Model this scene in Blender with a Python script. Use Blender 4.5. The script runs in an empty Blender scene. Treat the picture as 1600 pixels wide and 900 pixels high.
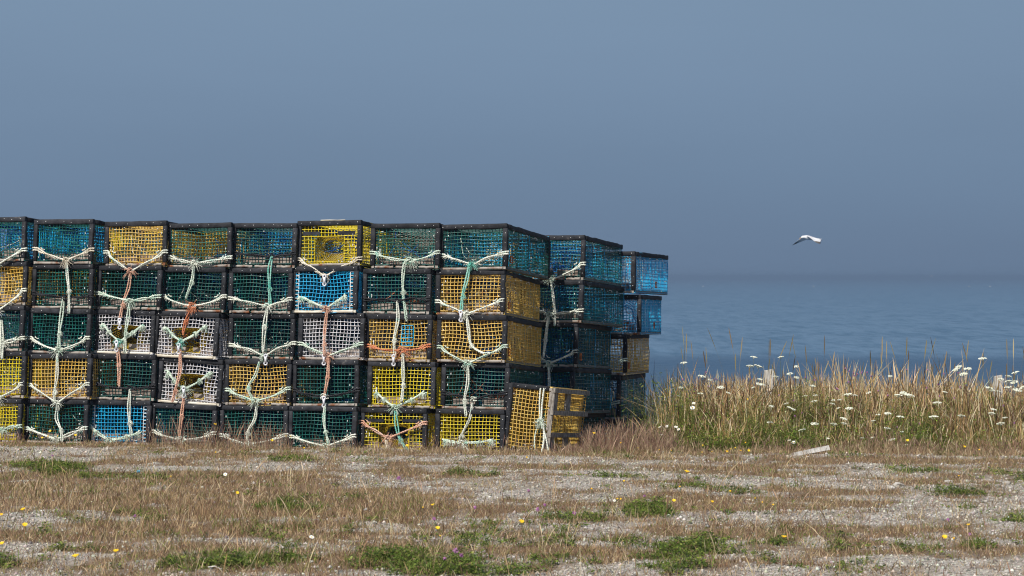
import bpy, math, random
import numpy as np
from mathutils import Vector, Matrix
S = bpy.context.scene
COL = S.collection
R = math.radians
random.seed(7)
rng = np.random.default_rng(11)

# ------------------------------------------------------------------ camera
F = 3510.0            # focal length in photograph pixels (1600 wide)
HZ = 433.0            # pixel row of the horizon
CZ = 1.37             # camera height
cam = bpy.data.cameras.new('camera')
cam.sensor_width = 36; cam.lens = 36*F/1600
cam.shift_y = -(450-HZ)/1600
cam.clip_end = 60000
cam.dof.use_dof = True; cam.dof.focus_distance = 17.9; cam.dof.aperture_fstop = 9
co = bpy.data.objects.new('camera', cam); COL.objects.link(co)
co.location = (0, 0, CZ); co.rotation_euler = (R(90), 0, 0)
S.camera = co
S.render.engine = 'CYCLES'
S.cycles.pixel_filter_type = 'BLACKMAN_HARRIS'; S.cycles.filter_width = 1.1
S.view_settings.view_transform = 'Standard'; S.view_settings.look = 'None'
S.view_settings.exposure = 0.0; S.view_settings.gamma = 1

# ------------------------------------------------------------------ light
SUN_EL, SUN_AZ = R(50), R(32)      # sun stands behind the camera, to the left
sd = Vector((-math.sin(SUN_AZ)*math.cos(SUN_EL), -math.cos(SUN_AZ)*math.cos(SUN_EL), math.sin(SUN_EL)))
sl = bpy.data.lights.new('sun', 'SUN'); sl.energy = 5.0; sl.angle = R(0.53); sl.color = (1, .95, .87)
so = bpy.data.objects.new('sun', sl); COL.objects.link(so)
so.rotation_euler = sd.to_track_quat('Z', 'Y').to_euler(); so.location = sd*30
W = bpy.data.worlds.new('World'); S.world = W; W.use_nodes = True
nt = W.node_tree; nt.nodes.clear()
out = nt.nodes.new('ShaderNodeOutputWorld'); bg = nt.nodes.new('ShaderNodeBackground'); bg.inputs[1].default_value = .085
sky = nt.nodes.new('ShaderNodeTexSky'); sky.sky_type = 'NISHITA'; sky.sun_disc = False
sky.sun_elevation = SUN_EL; sky.sun_rotation = math.atan2(sd.x, sd.y) ; sky.dust_density = .6; sky.ozone_density = 3
# bank of grey blue sea fog low in the sky, all round the horizon
tc = nt.nodes.new('ShaderNodeTexCoord'); sep = nt.nodes.new('ShaderNodeSeparateXYZ')
nt.links.new(tc.outputs['Generated'], sep.inputs[0])
rmp = nt.nodes.new('ShaderNodeValToRGB'); nt.links.new(sep.outputs['Z'], rmp.inputs[0])
cr = rmp.color_ramp
def stop(p, c):
    e = cr.elements.new(p); e.color = (*[v/.085 for v in c], 1)
cr.elements[0].position = 0; cr.elements[0].color = (1.65, 2.43, 3.68, 1)
cr.elements[1].position = 1; cr.elements[1].color = (3.05, 4.7, 7.2, 1)
stop(.012, (.143, .210, .316)); stop(.045, (.160, .238, .352)); stop(.09, (.184, .270, .392)); stop(.13, (.200, .293, .418)); stop(.3, (.25, .36, .52))
nz = nt.nodes.new('ShaderNodeTexNoise'); nz.inputs['Scale'].default_value = 3; nz.inputs['Detail'].default_value = 4
mp = nt.nodes.new('ShaderNodeMapping'); mp.inputs['Scale'].default_value = (1, 1, 5)
nt.links.new(tc.outputs['Generated'], mp.inputs[0]); nt.links.new(mp.outputs[0], nz.inputs[0])
nr = nt.nodes.new('ShaderNodeMapRange'); nr.inputs['From Min'].default_value = .3; nr.inputs['From Max'].default_value = .7
nr.inputs['To Min'].default_value = .97; nr.inputs['To Max'].default_value = 1.03
nt.links.new(nz.outputs[0], nr.inputs[0])
ml = nt.nodes.new('ShaderNodeVectorMath'); ml.operation = 'SCALE'
nt.links.new(rmp.outputs[0], ml.inputs[0]); nt.links.new(nr.outputs[0], ml.inputs['Scale'])
mr = nt.nodes.new('ShaderNodeMapRange'); mr.interpolation_type = 'SMOOTHSTEP'
mr.inputs['From Min'].default_value = .14; mr.inputs['From Max'].default_value = .55
nt.links.new(sep.outputs['Z'], mr.inputs[0])
mx = nt.nodes.new('ShaderNodeMix'); mx.data_type = 'RGBA'
nt.links.new(mr.outputs[0], mx.inputs[0]); nt.links.new(ml.outputs[0], mx.inputs[6]); nt.links.new(sky.outputs[0], mx.inputs[7])
nt.links.new(mx.outputs[2], bg.inputs[0]); nt.links.new(bg.outputs[0], out.inputs[0])

# ------------------------------------------------------------------ helpers
def P(x, y, D):
    """point seen at photograph pixel (x, y) at distance D along the view"""
    return Vector(((x-800)/F*D, D, CZ-(y-HZ)/F*D))
def tag(o, label=None, cat=None, group=None, kind=None):
    if label: o['label'] = label
    if cat: o['category'] = cat
    if group: o['group'] = group
    if kind: o['kind'] = kind
    return o
def empty(name, loc=(0, 0, 0)):
    o = bpy.data.objects.new(name, None); COL.objects.link(o); o.location = loc; o.empty_display_size = .05
    return o
def link(name, me, parent=None, mat=None):
    o = bpy.data.objects.new(name, me); COL.objects.link(o)
    if parent: o.parent = parent
    if mat:
        if not me.materials: me.materials.append(None)
        o.material_slots[0].link = 'OBJECT'; o.material_slots[0].material = mat
    return o

class MB:
    """collects shapes into one mesh"""
    def __init__(s): s.v = []; s.f = []
    def box(s, c, d, jit=0, M=None):
        n = len(s.v); c = Vector(c)
        for i in range(8):
            p = Vector(((i & 1)-.5, ((i >> 1) & 1)-.5, ((i >> 2) & 1)-.5))
            p = Vector((p.x*d[0], p.y*d[1], p.z*d[2]))
            if jit: p += Vector([random.uniform(-jit, jit) for _ in range(3)])
            if M: p = M @ p
            s.v.append(c+p)
        for q in ((0, 2, 3, 1), (4, 5, 7, 6), (0, 1, 5, 4), (2, 6, 7, 3), (0, 4, 6, 2), (1, 3, 7, 5)):
            s.f.append([n+k for k in q])
    def tube(s, pts, r, n=5, cap=True, rot=0, ell=None):
        pts = [Vector(p) for p in pts]; m = len(pts); base = len(s.v)
        up = Vector((0, 0, 1))
        t0 = (pts[1]-pts[0]).normalized()
        if abs(t0.dot(up)) > .9: up = Vector((0, 1, 0))
        for i, p in enumerate(pts):
            t = (pts[min(i+1, m-1)]-pts[max(i-1, 0)])
            t = t.normalized() if t.length > 1e-9 else t0
            a = t.cross(up)
            if a.length < 1e-4: a = t.cross(Vector((1, 0, 0)))
            a.normalize(); b = a.cross(t).normalized(); up = b
            rr = r[i] if isinstance(r, (list, tuple)) else r
            for k in range(n):
                w = rot+2*math.pi*k/n
                e = ell if ell else (1, 1)
                s.v.append(p+a*(math.cos(w)*rr*e[0])+b*(math.sin(w)*rr*e[1]))
        for i in range(m-1):
            for k in range(n):
                k2 = (k+1) % n
                s.f.append([base+i*n+k, base+i*n+k2, base+(i+1)*n+k2, base+(i+1)*n+k])
        if cap and n > 2:
            s.f.append([base+k for k in range(n)][::-1]); s.f.append([base+(m-1)*n+k for k in range(n)])
    def mesh(s, name, smooth=False):
        me = bpy.data.meshes.new(name); me.from_pydata([tuple(v) for v in s.v], [], s.f)
        if smooth: me.polygons.foreach_set('use_smooth', [True]*len(me.polygons))
        me.update(); return me

def catmull(pts, step=.012):
    pts = [Vector(p) for p in pts]
    if len(pts) == 2: pts = [pts[0], (pts[0]+pts[1])/2, pts[1]]
    q = [pts[0]*2-pts[1]]+pts+[pts[-1]*2-pts[-2]]
    o = []
    for i in range(1, len(q)-2):
        a, b, c, d = q[i-1:i+3]
        n = max(2, int((c-b).length/step))
        for k in range(n):
            t = k/n
            o.append(.5*((2*b)+(c-a)*t+(2*a-5*b+4*c-d)*t*t+(3*b-a-3*c+d)*t**3))
    o.append(pts[-1]); return o

def hash2(ix, iy, s=0):
    h = np.sin(ix*127.1+iy*311.7+s*74.7)*43758.5453
    return h-np.floor(h)
def vnoise(x, y, s=0):
    ix, iy = np.floor(x), np.floor(y); fx, fy = x-ix, y-iy
    fx = fx*fx*(3-2*fx); fy = fy*fy*(3-2*fy)
    a = hash2(ix, iy, s); b = hash2(ix+1, iy, s); c = hash2(ix, iy+1, s); d = hash2(ix+1, iy+1, s)
    return (a*(1-fx)+b*fx)*(1-fy)+(c*(1-fx)+d*fx)*fy
def fbm(x, y, s=0, o=4):
    t = 0; a = .5; n = 0
    for k in range(o):
        t = t+a*vnoise(x*2**k, y*2**k, s+k*5); n += a; a *= .5
    return t/n

# ------------------------------------------------------------------ materials
def mat(name):
    m = bpy.data.materials.new(name); m.use_nodes = True
    n = m.node_tree; b = n.nodes['Principled BSDF']
    return m, n, b
def noisy(name, c1, c2, rough=.6, scale=8, c3=None, bump=0, bscale=60, spec=.5, lo=.4, hi=.62, stretch=None, perobj=0):
    m, n, b = mat(name); L = n.links.new
    tc = n.nodes.new('ShaderNodeTexCoord'); src = tc.outputs['Object']
    if stretch:
        mp = n.nodes.new('ShaderNodeMapping'); mp.inputs['Scale'].default_value = stretch; L(src, mp.inputs[0]); src = mp.outputs[0]
    nz = n.nodes.new('ShaderNodeTexNoise'); nz.noise_dimensions = '4D'
    nz.inputs['Scale'].default_value = scale; nz.inputs['Detail'].default_value = 5; L(src, nz.inputs['Vector'])
    oi = n.nodes.new('ShaderNodeObjectInfo')
    mm = n.nodes.new('ShaderNodeMath'); mm.operation = 'MULTIPLY'; mm.inputs[1].default_value = 37; L(oi.outputs['Random'], mm.inputs[0]); L(mm.outputs[0], nz.inputs['W'])
    r = n.nodes.new('ShaderNodeValToRGB'); L(nz.outputs[0], r.inputs[0])
    r.color_ramp.elements[0].position = lo; r.color_ramp.elements[0].color = (*c1, 1)
    r.color_ramp.elements[1].position = hi; r.color_ramp.elements[1].color = (*c2, 1)
    if c3:
        e = r.color_ramp.elements.new(min(.98, hi+.08)); e.color = (*c3, 1)
    cs = r.outputs[0]
    if perobj:
        hs = n.nodes.new('ShaderNodeHueSaturation'); L(cs, hs.inputs['Color'])
        mr = n.nodes.new('ShaderNodeMapRange'); mr.inputs['To Min'].default_value = 1-perobj; mr.inputs['To Max'].default_value = 1+perobj
        L(oi.outputs['Random'], mr.inputs[0]); L(mr.outputs[0], hs.inputs['Value']); cs = hs.outputs[0]
    L(cs, b.inputs['Base Color']); b.inputs['Roughness'].default_value = rough; b.inputs['Specular IOR Level'].default_value = spec
    if bump:
        n2 = n.nodes.new('ShaderNodeTexNoise'); n2.inputs['Scale'].default_value = bscale; n2.inputs['Detail'].default_value = 4; L(src, n2.inputs['Vector'])
        bp = n.nodes.new('ShaderNodeBump'); bp.inputs['Strength'].default_value = bump; bp.inputs['Distance'].default_value = .004
        L(n2.outputs[0], bp.inputs['Height']); L(bp.outputs[0], b.inputs['Normal'])
    return m
M = {}
M['green'] = noisy('wire_green', (.002, .060, .052), (.007, .135, .110), .35, 14, perobj=.25)
M['gold'] = noisy('wire_gold', (.78, .475, .08), (.87, .61, .16), .42, 12, perobj=.1, c3=(.55, .27, .06), hi=.6)
M['yellow'] = noisy('wire_yellow', (.80, .60, .005), (.88, .72, .015), .4, 12)
M['white'] = noisy('wire_white', (.68, .66, .68), (.84, .82, .84), .45, 12)
M['blue'] = noisy('wire_blue', (.006, .38, .72), (.015, .52, .86), .4, 12)
M['rubber'] = noisy('rubber_edging', (.012, .013, .016), (.034, .035, .041), .7, 20, c3=(.10, .095, .09), bump=.5, bscale=70, perobj=.25, lo=.36, hi=.66, spec=.25)
M['wood'] = noisy('weathered_wood', (.17, .145, .12), (.36, .33, .29), .85, 9, bump=.5, stretch=(3, 3, 14))
M['wood_dark'] = noisy('grey_timber', (.10, .09, .08), (.26, .235, .21), .85, 9, bump=.5, stretch=(12, 2, 12))
M['rail'] = noisy('stained_rail', (.20, .07, .025), (.26, .22, .185), .75, 16, c3=(.36, .32, .28), bump=.3, lo=.36, hi=.46)
M['cream'] = noisy('cream_rail', (.55, .48, .36), (.74, .70, .60), .6, 10)
M['brick'] = noisy('ballast_brick', (.22, .16, .13), (.36, .31, .27), .9, 18, bump=.6)
M['net_blue'] = noisy('twine_blue', (.008, .10, .38), (.015, .22, .6), .7, 10)
M['net_yellow'] = noisy('twine_yellow', (.46, .31, .01), (.70, .50, .02), .7, 10)
M['net_green'] = noisy('twine_green', (.01, .09, .06), (.03, .2, .13), .7, 10)
M['net_white'] = noisy('twine_white', (.4, .38, .3), (.62, .6, .5), .7, 10)
M['clip'] = noisy('white_clip', (.6, .6, .58), (.8, .8, .78), .5, 10)
M['rust'] = noisy('rusty_vent', (.35, .08, .015), (.58, .17, .03), .8, 30)
M['toggle'] = noisy('white_plastic', (.72, .72, .76), (.8, .8, .84), .35, 5)
def rope(n, a, b, c=None): M[n] = noisy(n, a, b, .85, 18, c3=c, bump=.8, bscale=220, lo=.4, hi=.58)
rope('rope_mint', (.48, .62, .50), (.74, .80, .68), (.34, .62, .50))
rope('rope_cream', (.64, .57, .44), (.82, .77, .65))
rope('rope_pale', (.66, .69, .58), (.83, .84, .74), (.52, .70, .60))
rope('rope_peach', (.62, .33, .22), (.75, .47, .35), (.7, .55, .45))
rope('rope_orange', (.60, .20, .09), (.72, .30, .15))
rope('rope_teal', (.12, .48, .38), (.34, .64, .54))
rope('rope_black', (.01, .01, .013), (.03, .03, .035))
M['post'] = noisy('stake_wood', (.45, .42, .37), (.68, .65, .6), .9, 12, bump=.5, stretch=(6, 6, 1))
M['stone'] = noisy('pale_stone', (.35, .32, .28), (.6, .57, .52), .9, 12, bump=.5)
M['umbel'] = noisy('umbel_white', (.62, .64, .48), (.8, .8, .7), .8, 60)
M['stem'] = noisy('flower_stem', (.10, .13, .035), (.2, .2, .07), .8, 8)
M['yellow_petal'] = noisy('yellow_petal', (.80, .46, .005), (.85, .58, .01), .6, 30)
M['purple_petal'] = noisy('purple_petal', (.34, .12, .30), (.5, .24, .42), .7, 30)
M['daisy'] = noisy('daisy_white', (.7, .7, .66), (.8, .8, .76), .7, 20)
M['thistle'] = noisy('thistle_bud', (.05, .03, .02), (.12, .07, .05), .8, 20)

def vcol_mat(name, rough=.8, trans=.0):
    m, n, b = mat(name); L = n.links.new
    a = n.nodes.new('ShaderNodeVertexColor'); a.layer_name = 'Col'
    L(a.outputs[0], b.inputs['Base Color']); b.inputs['Roughness'].default_value = rough; b.inputs['Specular IOR Level'].default_value = .25
    if trans:
        t = n.nodes.new('ShaderNodeBsdfTranslucent'); L(a.outputs[0], t.inputs[0])
        mx = n.nodes.new('ShaderNodeMixShader'); mx.inputs[0].default_value = trans
        L(b.outputs[0], mx.inputs[1]); L(t.outputs[0], mx.inputs[2]); L(mx.outputs[0], n.nodes['Material Output'].inputs[0])
    return m
M['blade'] = vcol_mat('dry_grass_blades', .75, .25)
M['leaf'] = vcol_mat('green_leaves', .5, .3)
M['pebble'] = vcol_mat('gravel_pebbles', .9)

def big_mesh(name, V, Fq, C, material, nper=4):
    me = bpy.data.meshes.new(name); nv, nf = len(V), len(Fq)
    me.vertices.add(nv); me.vertices.foreach_set('co', V.astype(np.float32).ravel())
    me.loops.add(nf*nper); me.loops.foreach_set('vertex_index', Fq.astype(np.int32).ravel())
    me.polygons.add(nf); me.polygons.foreach_set('loop_start', np.arange(nf, dtype=np.int32)*nper)
    a = me.color_attributes.new('Col', 'FLOAT_COLOR', 'POINT')
    c4 = np.ones((nv, 4), np.float32); c4[:, :3] = C; a.data.foreach_set('color', c4.ravel())
    me.update(); me.materials.append(material); me.validate()
    return me
def ribbons(Pt, Wd, side, C):
    """Pt n,k,3 centre lines; Wd n,k half widths; side n,3; C n,k,3"""
    n, k, _ = Pt.shape
    s = side[:, None, :]*Wd[:, :, None]
    V = np.stack([Pt-s, Pt+s], 2).reshape(-1, 3)
    CC = np.repeat(C[:, :, None, :], 2, 2).reshape(-1, 3)
    i = np.arange(n)[:, None]*(2*k)+np.arange(k-1)[None]*2
    Q = np.stack([i, i+1, i+3, i+2], -1).reshape(-1, 4)
    return V, Q, CC
def merge(parts):
    V, Q, C = [], [], []; o = 0
    for v, q, c in parts: V.append(v); Q.append(q+o); C.append(c); o += len(v)
    return np.concatenate(V), np.concatenate(Q), np.concatenate(C)
def blades(x, y, z, h, lean, az, w, col, k=4, prof=None, tipcol=None):
    """curved grass blades"""
    n = len(x); t = np.linspace(0, 1, k)[None]
    off = lean[:, None]*t**1.8*h[:, None]
    X = x[:, None]+np.cos(az)[:, None]*off; Y = y[:, None]+np.sin(az)[:, None]*off
    Z = z[:, None]+h[:, None]*t*np.sqrt(np.clip(1-(lean[:, None]*t*.5)**2, .2, 1))
    Pt = np.stack([X, Y, Z], -1)
    if prof is None: prof = np.array([1, .85, .55, .06]) if k == 4 else np.linspace(1, .1, k)
    Wd = w[:, None]*np.asarray(prof)[None]
    a = rng.normal(0, .7, n); side = np.stack([np.cos(a), np.sin(a), np.zeros(n)], -1)
    C = np.repeat(col[:, None, :], k, 1)
    if tipcol is not None:
        tt = (t[..., None]**1.5); C = C*(1-tt)+tipcol[:, None, :]*tt
    return ribbons(Pt, Wd, side, C)
def pal(n, cols, wts, jit=.18):
    cols = np.array(cols); k = rng.choice(len(cols), n, p=np.array(wts)/np.sum(wts))
    return np.clip(cols[k]*(1+rng.normal(0, jit, (n, 1)))*(1+rng.normal(0, .05, (n, 3))), .004, .85)

# ------------------------------------------------------------------ terrain
HY = [-40, 17.9, 18.9, 21, 24, 30, 42, 70, 200]; HH = [0, 0, -.13, -.27, -.6, -2, -6.5, -9, -12]
def hgt(x, y):
    base = np.interp(y, HY, HH)-.009*np.clip(x, -8, 8)*(np.clip(y, 9, 17)-9)/8
    fade = np.clip((y-5)/5, 0, 1)
    b = (fbm(x*.8, y*.8, 3)-.5)*.05+(fbm(x*4, y*4, 9)-.5)*.022
    near = np.exp(-((y-18)/1.0)**2)*(x < 1.4)
    return base+b*fade*(1-.8*near)
def hz(x, y): return float(hgt(np.array([x*1.0]), np.array([y*1.0]))[0])
def pix(x, y): return 800+F*x/y, HZ+F*CZ/y
GREEN = [(1085, 858, 95, 16, 1.2), (1000, 796, 80, 11, 1.1), (610, 876, 65, 14, .85), (455, 796, 60, 14, .8), (1250, 850, 90, 6, .5), (1400, 858, 90, 9, .9), (1545, 852, 60, 7, .9),
         (1060, 880, 70, 16, .9), (340, 884, 110, 12, .9), (60, 738, 70, 9, .8), (120, 745, 50, 6, .6), (890, 808, 60, 10, .8), (455, 850, 60, 14, .6), (740, 884, 80, 10, .6), (230, 805, 70, 12, .5), (100, 820, 60, 8, .4),
         (20, 882, 50, 9, .9), (440, 718, 50, 4, .8), (720, 742, 60, 4, .7), (870, 690, 60, 3, .4), (1480, 768, 60, 6, .5), (1230, 805, 60, 5, .4), (960, 745, 60, 3, .5), (180, 765, 70, 8, .5), (1140, 768, 60, 6, .5), (1320, 710, 60, 4, .4), (520, 822, 70, 12, .5)]
DRY = [(260, 800, 330, 75, .6), (1000, 830, 500, 60, .18), (120, 780, 170, 40, .75), (380, 800, 170, 32, .7), (640, 800, 70, 28, .95), (250, 850, 200, 20, .55), (900, 850, 140, 14, .4), (60, 700, 120, 5, .5), (400, 712, 300, 6, .5), (800, 709, 240, 7, .75), (1250, 712, 400, 6, .8),
       (700, 740, 200, 6, .5), (1540, 760, 80, 12, .45), (1200, 830, 160, 10, .3), (1350, 880, 200, 10, .3), (1100, 780, 100, 14, .4), (200, 735, 200, 8, .45), (1300, 765, 100, 5, .3)]
def gsum(x, y, L):
    px, py = pix(x, y); t = 0
    for cx, cy, sx, sy, a in L: t = t+a*np.exp(-((px-cx)/sx)**2-((py-cy)/sy)**2)
    return t
def mask_green(x, y):
    n = fbm(x*2.2, y*1.6, 21); h = fbm(x*8, y*5, 23, 3)
    g = gsum(x, y, GREEN)*(.2+1.3*n)+np.clip(fbm(x*1.4, y*3.2, 27)-.42, 0, 1)*1.7
    return np.clip(g*1.0-1.6*(1-h)+.28, 0, .85)
def mask_dry(x, y):
    n = fbm(x*1.1, y*2.4, 33, 5); h = fbm(x*7, y*5, 35, 3)
    d = (gsum(x, y, DRY)+.22)*(n*3.4-.85)+np.clip(n-.46, 0, 1)*1.6
    return np.clip(d*1.2+(h-.50)*2.6*(.35+np.clip(d, 0, 1)), 0, 1)

xs = np.concatenate([[-400, -150, -60, -25, -12], np.arange(-7.5, 7.51, .06), [12, 25, 60, 150, 400]])
ys = np.concatenate([[-60, -20, 0, 4, 7], np.arange(9, 19.5, .06), np.arange(19.6, 30, .4), [34, 38, 42, 50, 70, 120, 200]])
GX, GY = np.meshgrid(xs, ys); gx, gy = GX.ravel(), GY.ravel()
V = np.stack([gx, gy, hgt(gx, gy)], -1)
nx, ny = len(xs), len(ys)
i = (np.arange(ny-1)[:, None]*nx+np.arange(nx-1)[None]).ravel()
Q = np.stack([i, i+1, i+1+nx, i+nx], -1)
gm = np.clip(mask_green(gx, gy), 0, 1); dm = np.clip(mask_dry(gx, gy)*1.3, 0, 1)
tall = np.clip((gy-18.2)/.4, 0, 1)
C = np.stack([np.clip(dm+tall, 0, 1), gm, np.zeros_like(gm)], -1)
m, n, b = mat('gravel_ground'); L = n.links.new
at = n.nodes.new('ShaderNodeVertexColor'); at.layer_name = 'Col'; sp = n.nodes.new('ShaderNodeSeparateColor'); L(at.outputs[0], sp.inputs[0])
tcn = n.nodes.new('ShaderNodeTexCoord')
vo = n.nodes.new('ShaderNodeTexVoronoi'); vo.inputs['Scale'].default_value = 60; L(tcn.outputs['Object'], vo.inputs['Vector'])
r1 = n.nodes.new('ShaderNodeValToRGB'); L(vo.outputs['Color'], r1.inputs[0])
r1.color_ramp.elements[0].color = (.19, .178, .16, 1); r1.color_ramp.elements[1].color = (.56, .535, .49, 1); r1.color_ramp.elements[0].position = .1; r1.color_ramp.elements[1].position = .85
n1 = n.nodes.new('ShaderNodeTexNoise'); n1.inputs['Scale'].default_value = 2.2; n1.inputs['Detail'].default_value = 8; L(tcn.outputs['Object'], n1.inputs['Vector'])
r2 = n.nodes.new('ShaderNodeValToRGB'); L(n1.outputs[0], r2.inputs[0]); r2.color_ramp.elements[0].position = .35; r2.color_ramp.elements[1].position = .65
r2.color_ramp.elements[0].color = (.70, .65, .58, 1); r2.color_ramp.elements[1].color = (1.05, 1.02, 1, 1)
mu = n.nodes.new('ShaderNodeMix'); mu.data_type = 'RGBA'; mu.blend_type = 'MULTIPLY'; mu.inputs[0].default_value = 1; L(r1.outputs[0], mu.inputs[6]); L(r2.outputs[0], mu.inputs[7])
m1 = n.nodes.new('ShaderNodeMix'); m1.data_type = 'RGBA'; L(sp.outputs[0], m1.inputs[0]); L(mu.outputs[2], m1.inputs[6]); m1.inputs[7].default_value = (.17, .115, .07, 1)
m2 = n.nodes.new('ShaderNodeMix'); m2.data_type = 'RGBA'; L(sp.outputs[1], m2.inputs[0]); L(m1.outputs[2], m2.inputs[6]); m2.inputs[7].default_value = (.12, .10, .05, 1)
L(m2.outputs[2], b.inputs['Base Color']); b.inputs['Roughness'].default_value = .95; b.inputs['Specular IOR Level'].default_value = .2
bp = n.nodes.new('ShaderNodeBump'); bp.inputs['Strength'].default_value = .8; bp.inputs['Distance'].default_value = .008; L(vo.outputs['Distance'], bp.inputs['Height']); bp.invert = True
L(bp.outputs[0], b.inputs['Normal'])
g = link('ground', big_mesh('ground', V, Q, C, m)); tag(g, kind='structure')
g.data.polygons.foreach_set('use_smooth', [True]*len(g.data.polygons))

# ------------------------------------------------------------------ sea
SEA = -4.6
m, n, b = mat('sea_water'); L = n.links.new
tcn = n.nodes.new('ShaderNodeTexCoord')
def seanoise(scale, st, det=4):
    mp = n.nodes.new('ShaderNodeMapping'); mp.inputs['Scale'].default_value = st; L(tcn.outputs['Object'], mp.inputs[0])
    z = n.nodes.new('ShaderNodeTexNoise'); z.inputs['Scale'].default_value = scale; z.inputs['Detail'].default_value = det; L(mp.outputs[0], z.inputs['Vector']); return z
zd = seanoise(.4, (2.2, .45, 1), 4); za = seanoise(.11, (3.0, .7, 1), 5); zb = seanoise(.55, (1, .8, 1), 4); zc = seanoise(.012, (1, .5, 1), 3)
ad = n.nodes.new('ShaderNodeMath'); ad.operation = 'MULTIPLY_ADD'; ad.inputs[1].default_value = 3.0; L(za.outputs[0], ad.inputs[0]); L(zb.outputs[0], ad.inputs[2])
bp = n.nodes.new('ShaderNodeBump'); bp.inputs['Strength'].default_value = .55; bp.inputs['Distance'].default_value = .5; L(ad.outputs[0], bp.inputs['Height'])
L(bp.outputs[0], b.inputs['Normal'])
mxs = n.nodes.new('ShaderNodeMath'); mxs.operation = 'MULTIPLY_ADD'; mxs.inputs[1].default_value = .45; hf = n.nodes.new('ShaderNodeMath'); hf.operation = 'MULTIPLY'; hf.inputs[1].default_value = .55
L(zd.outputs[0], hf.inputs[0]); L(za.outputs[0], mxs.inputs[0]); L(hf.outputs[0], mxs.inputs[2])
rc = n.nodes.new('ShaderNodeValToRGB'); L(mxs.outputs[0], rc.inputs[0]); rc.color_ramp.elements[0].position = .36; rc.color_ramp.elements[1].position = .54
rc.color_ramp.elements[0].color = (.036, .092, .155, 1); rc.color_ramp.elements[1].color = (.090, .160, .240, 1)
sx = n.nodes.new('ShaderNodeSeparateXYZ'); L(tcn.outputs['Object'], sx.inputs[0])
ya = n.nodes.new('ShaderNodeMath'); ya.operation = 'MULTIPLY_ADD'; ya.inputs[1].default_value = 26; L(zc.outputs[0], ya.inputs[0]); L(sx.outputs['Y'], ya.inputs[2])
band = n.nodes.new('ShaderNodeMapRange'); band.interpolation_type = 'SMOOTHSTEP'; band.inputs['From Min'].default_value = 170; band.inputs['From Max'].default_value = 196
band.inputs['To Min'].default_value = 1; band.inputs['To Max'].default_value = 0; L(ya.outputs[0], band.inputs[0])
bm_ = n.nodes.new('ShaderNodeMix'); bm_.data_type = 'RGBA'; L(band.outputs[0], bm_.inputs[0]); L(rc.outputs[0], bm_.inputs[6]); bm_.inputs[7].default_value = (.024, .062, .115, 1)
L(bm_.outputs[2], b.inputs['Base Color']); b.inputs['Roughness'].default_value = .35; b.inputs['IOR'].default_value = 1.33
me = bpy.data.meshes.new('sea'); yy = [22, 120, 400, 1500, 5000, 24000]; vs = []; fs = []
for k, y in enumerate(yy): vs += [(-14000, y, SEA), (14000, y, SEA)]
for k in range(len(yy)-1): fs.append([2*k, 2*k+1, 2*k+3, 2*k+2])
me.from_pydata(vs, [], fs); me.materials.append(m)
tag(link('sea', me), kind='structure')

# ------------------------------------------------------------------ lobster traps
TW, TH, TL, CELL = .54, .355, 1.2, .0285
WR = .0022
def wirebar(mb, a, b, n, wob, r=WR, ax=None):
    """one wire of a panel, slightly bent"""
    a, b = Vector(a), Vector(b); pts = []
    for k in range(n+1):
        p = a.lerp(b, k/n)
        if 0 < k < n and wob: p = p+Vector([random.gauss(0, wob) for _ in range(3)])
        pts.append(p)
    mb.tube(pts, r, 4, cap=False, rot=.785)
def front_panel(seed, hole=None, x0=-TW/2, x1=TW/2, z0=.008, z1=TH-.006, wob=.0012, cell=CELL, r=WR, sag=0):
    random.seed(seed); mb = MB()
    nx = round((x1-x0)/cell); nzc = round((z1-z0)/cell)
    bx = [random.gauss(0, .0012)+x0+(x1-x0)*k/nx for k in range(nx+1)]; bz = [z0+(z1-z0)*k/nzc for k in range(nzc+1)]
    def bend(x, z):
        return Vector((x+sag*math.sin(z*21+x*5+seed)*.006, sag*math.sin(x*9+z*13+seed)*.006, z+sag*math.sin(x*15+seed)*.005))
    def run(pts, y):
        pts = [bend(*p)+Vector((random.gauss(0, wob), y, random.gauss(0, wob))) for p in pts]
        mb.tube(pts, r, 4, cap=False, rot=.785)
    for k, x in enumerate(bx):
        if hole and hole[0] < k < hole[1]:
            run([(x, z) for z in bz[hole[3]:]], 0)
            if hole[2] > 0: run([(x, z) for z in bz[:hole[2]+1]], 0)
        else: run([(x, z) for z in bz[::2]+([bz[-1]] if nzc % 2 else [])], 0)
    for k, z in enumerate(bz):
        if hole and hole[2] < k < hole[3]:
            run([(x, z) for x in bx[:hole[0]+1]], -r*1.7); run([(x, z) for x in bx[hole[1]:]], -r*1.7)
        else: run([(x, z) for x in bx[::3]+([bx[-1]] if nx % 3 else [])], -r*1.7)
    return mb.mesh('wire_mesh_front', True)
def flat_panel(kind, seed):
    WR = .0027
    """side (x = 0), top (z = 0) or rear wire mesh"""
    random.seed(seed); mb = MB(); c = CELL; wob = .0016
    if kind == 'side':
        for k in range(int(TL/c)+1): wirebar(mb, (0, .01+k*c, .006), (0, .01+k*c, TH-.004), 2, wob, WR)
        for k in range(int(TH/c)+1): wirebar(mb, (.0036, 0.004, .008+k*c), (.0036, TL-.004, .008+k*c), 6, wob, WR)
    elif kind == 'top':
        for k in range(int(TL/c)+1): wirebar(mb, (-TW/2+.004, .01+k*c, 0), (TW/2-.004, .01+k*c, 0), 2, wob)
        for k in range(int(TW/c)): wirebar(mb, (-TW/2+.014+k*c, 0.004, .0036), (-TW/2+.014+k*c, TL-.004, .0036), 6, wob)
    return mb.mesh('wire_mesh_'+kind, True)
FRONT = [front_panel(s, sag=.3+.3*s, r=.0028) for s in range(5)]
FHOLE = [front_panel(20+s, hole=(5, 14, 1, 8), sag=1.2, r=.0031) for s in range(2)]
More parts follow.
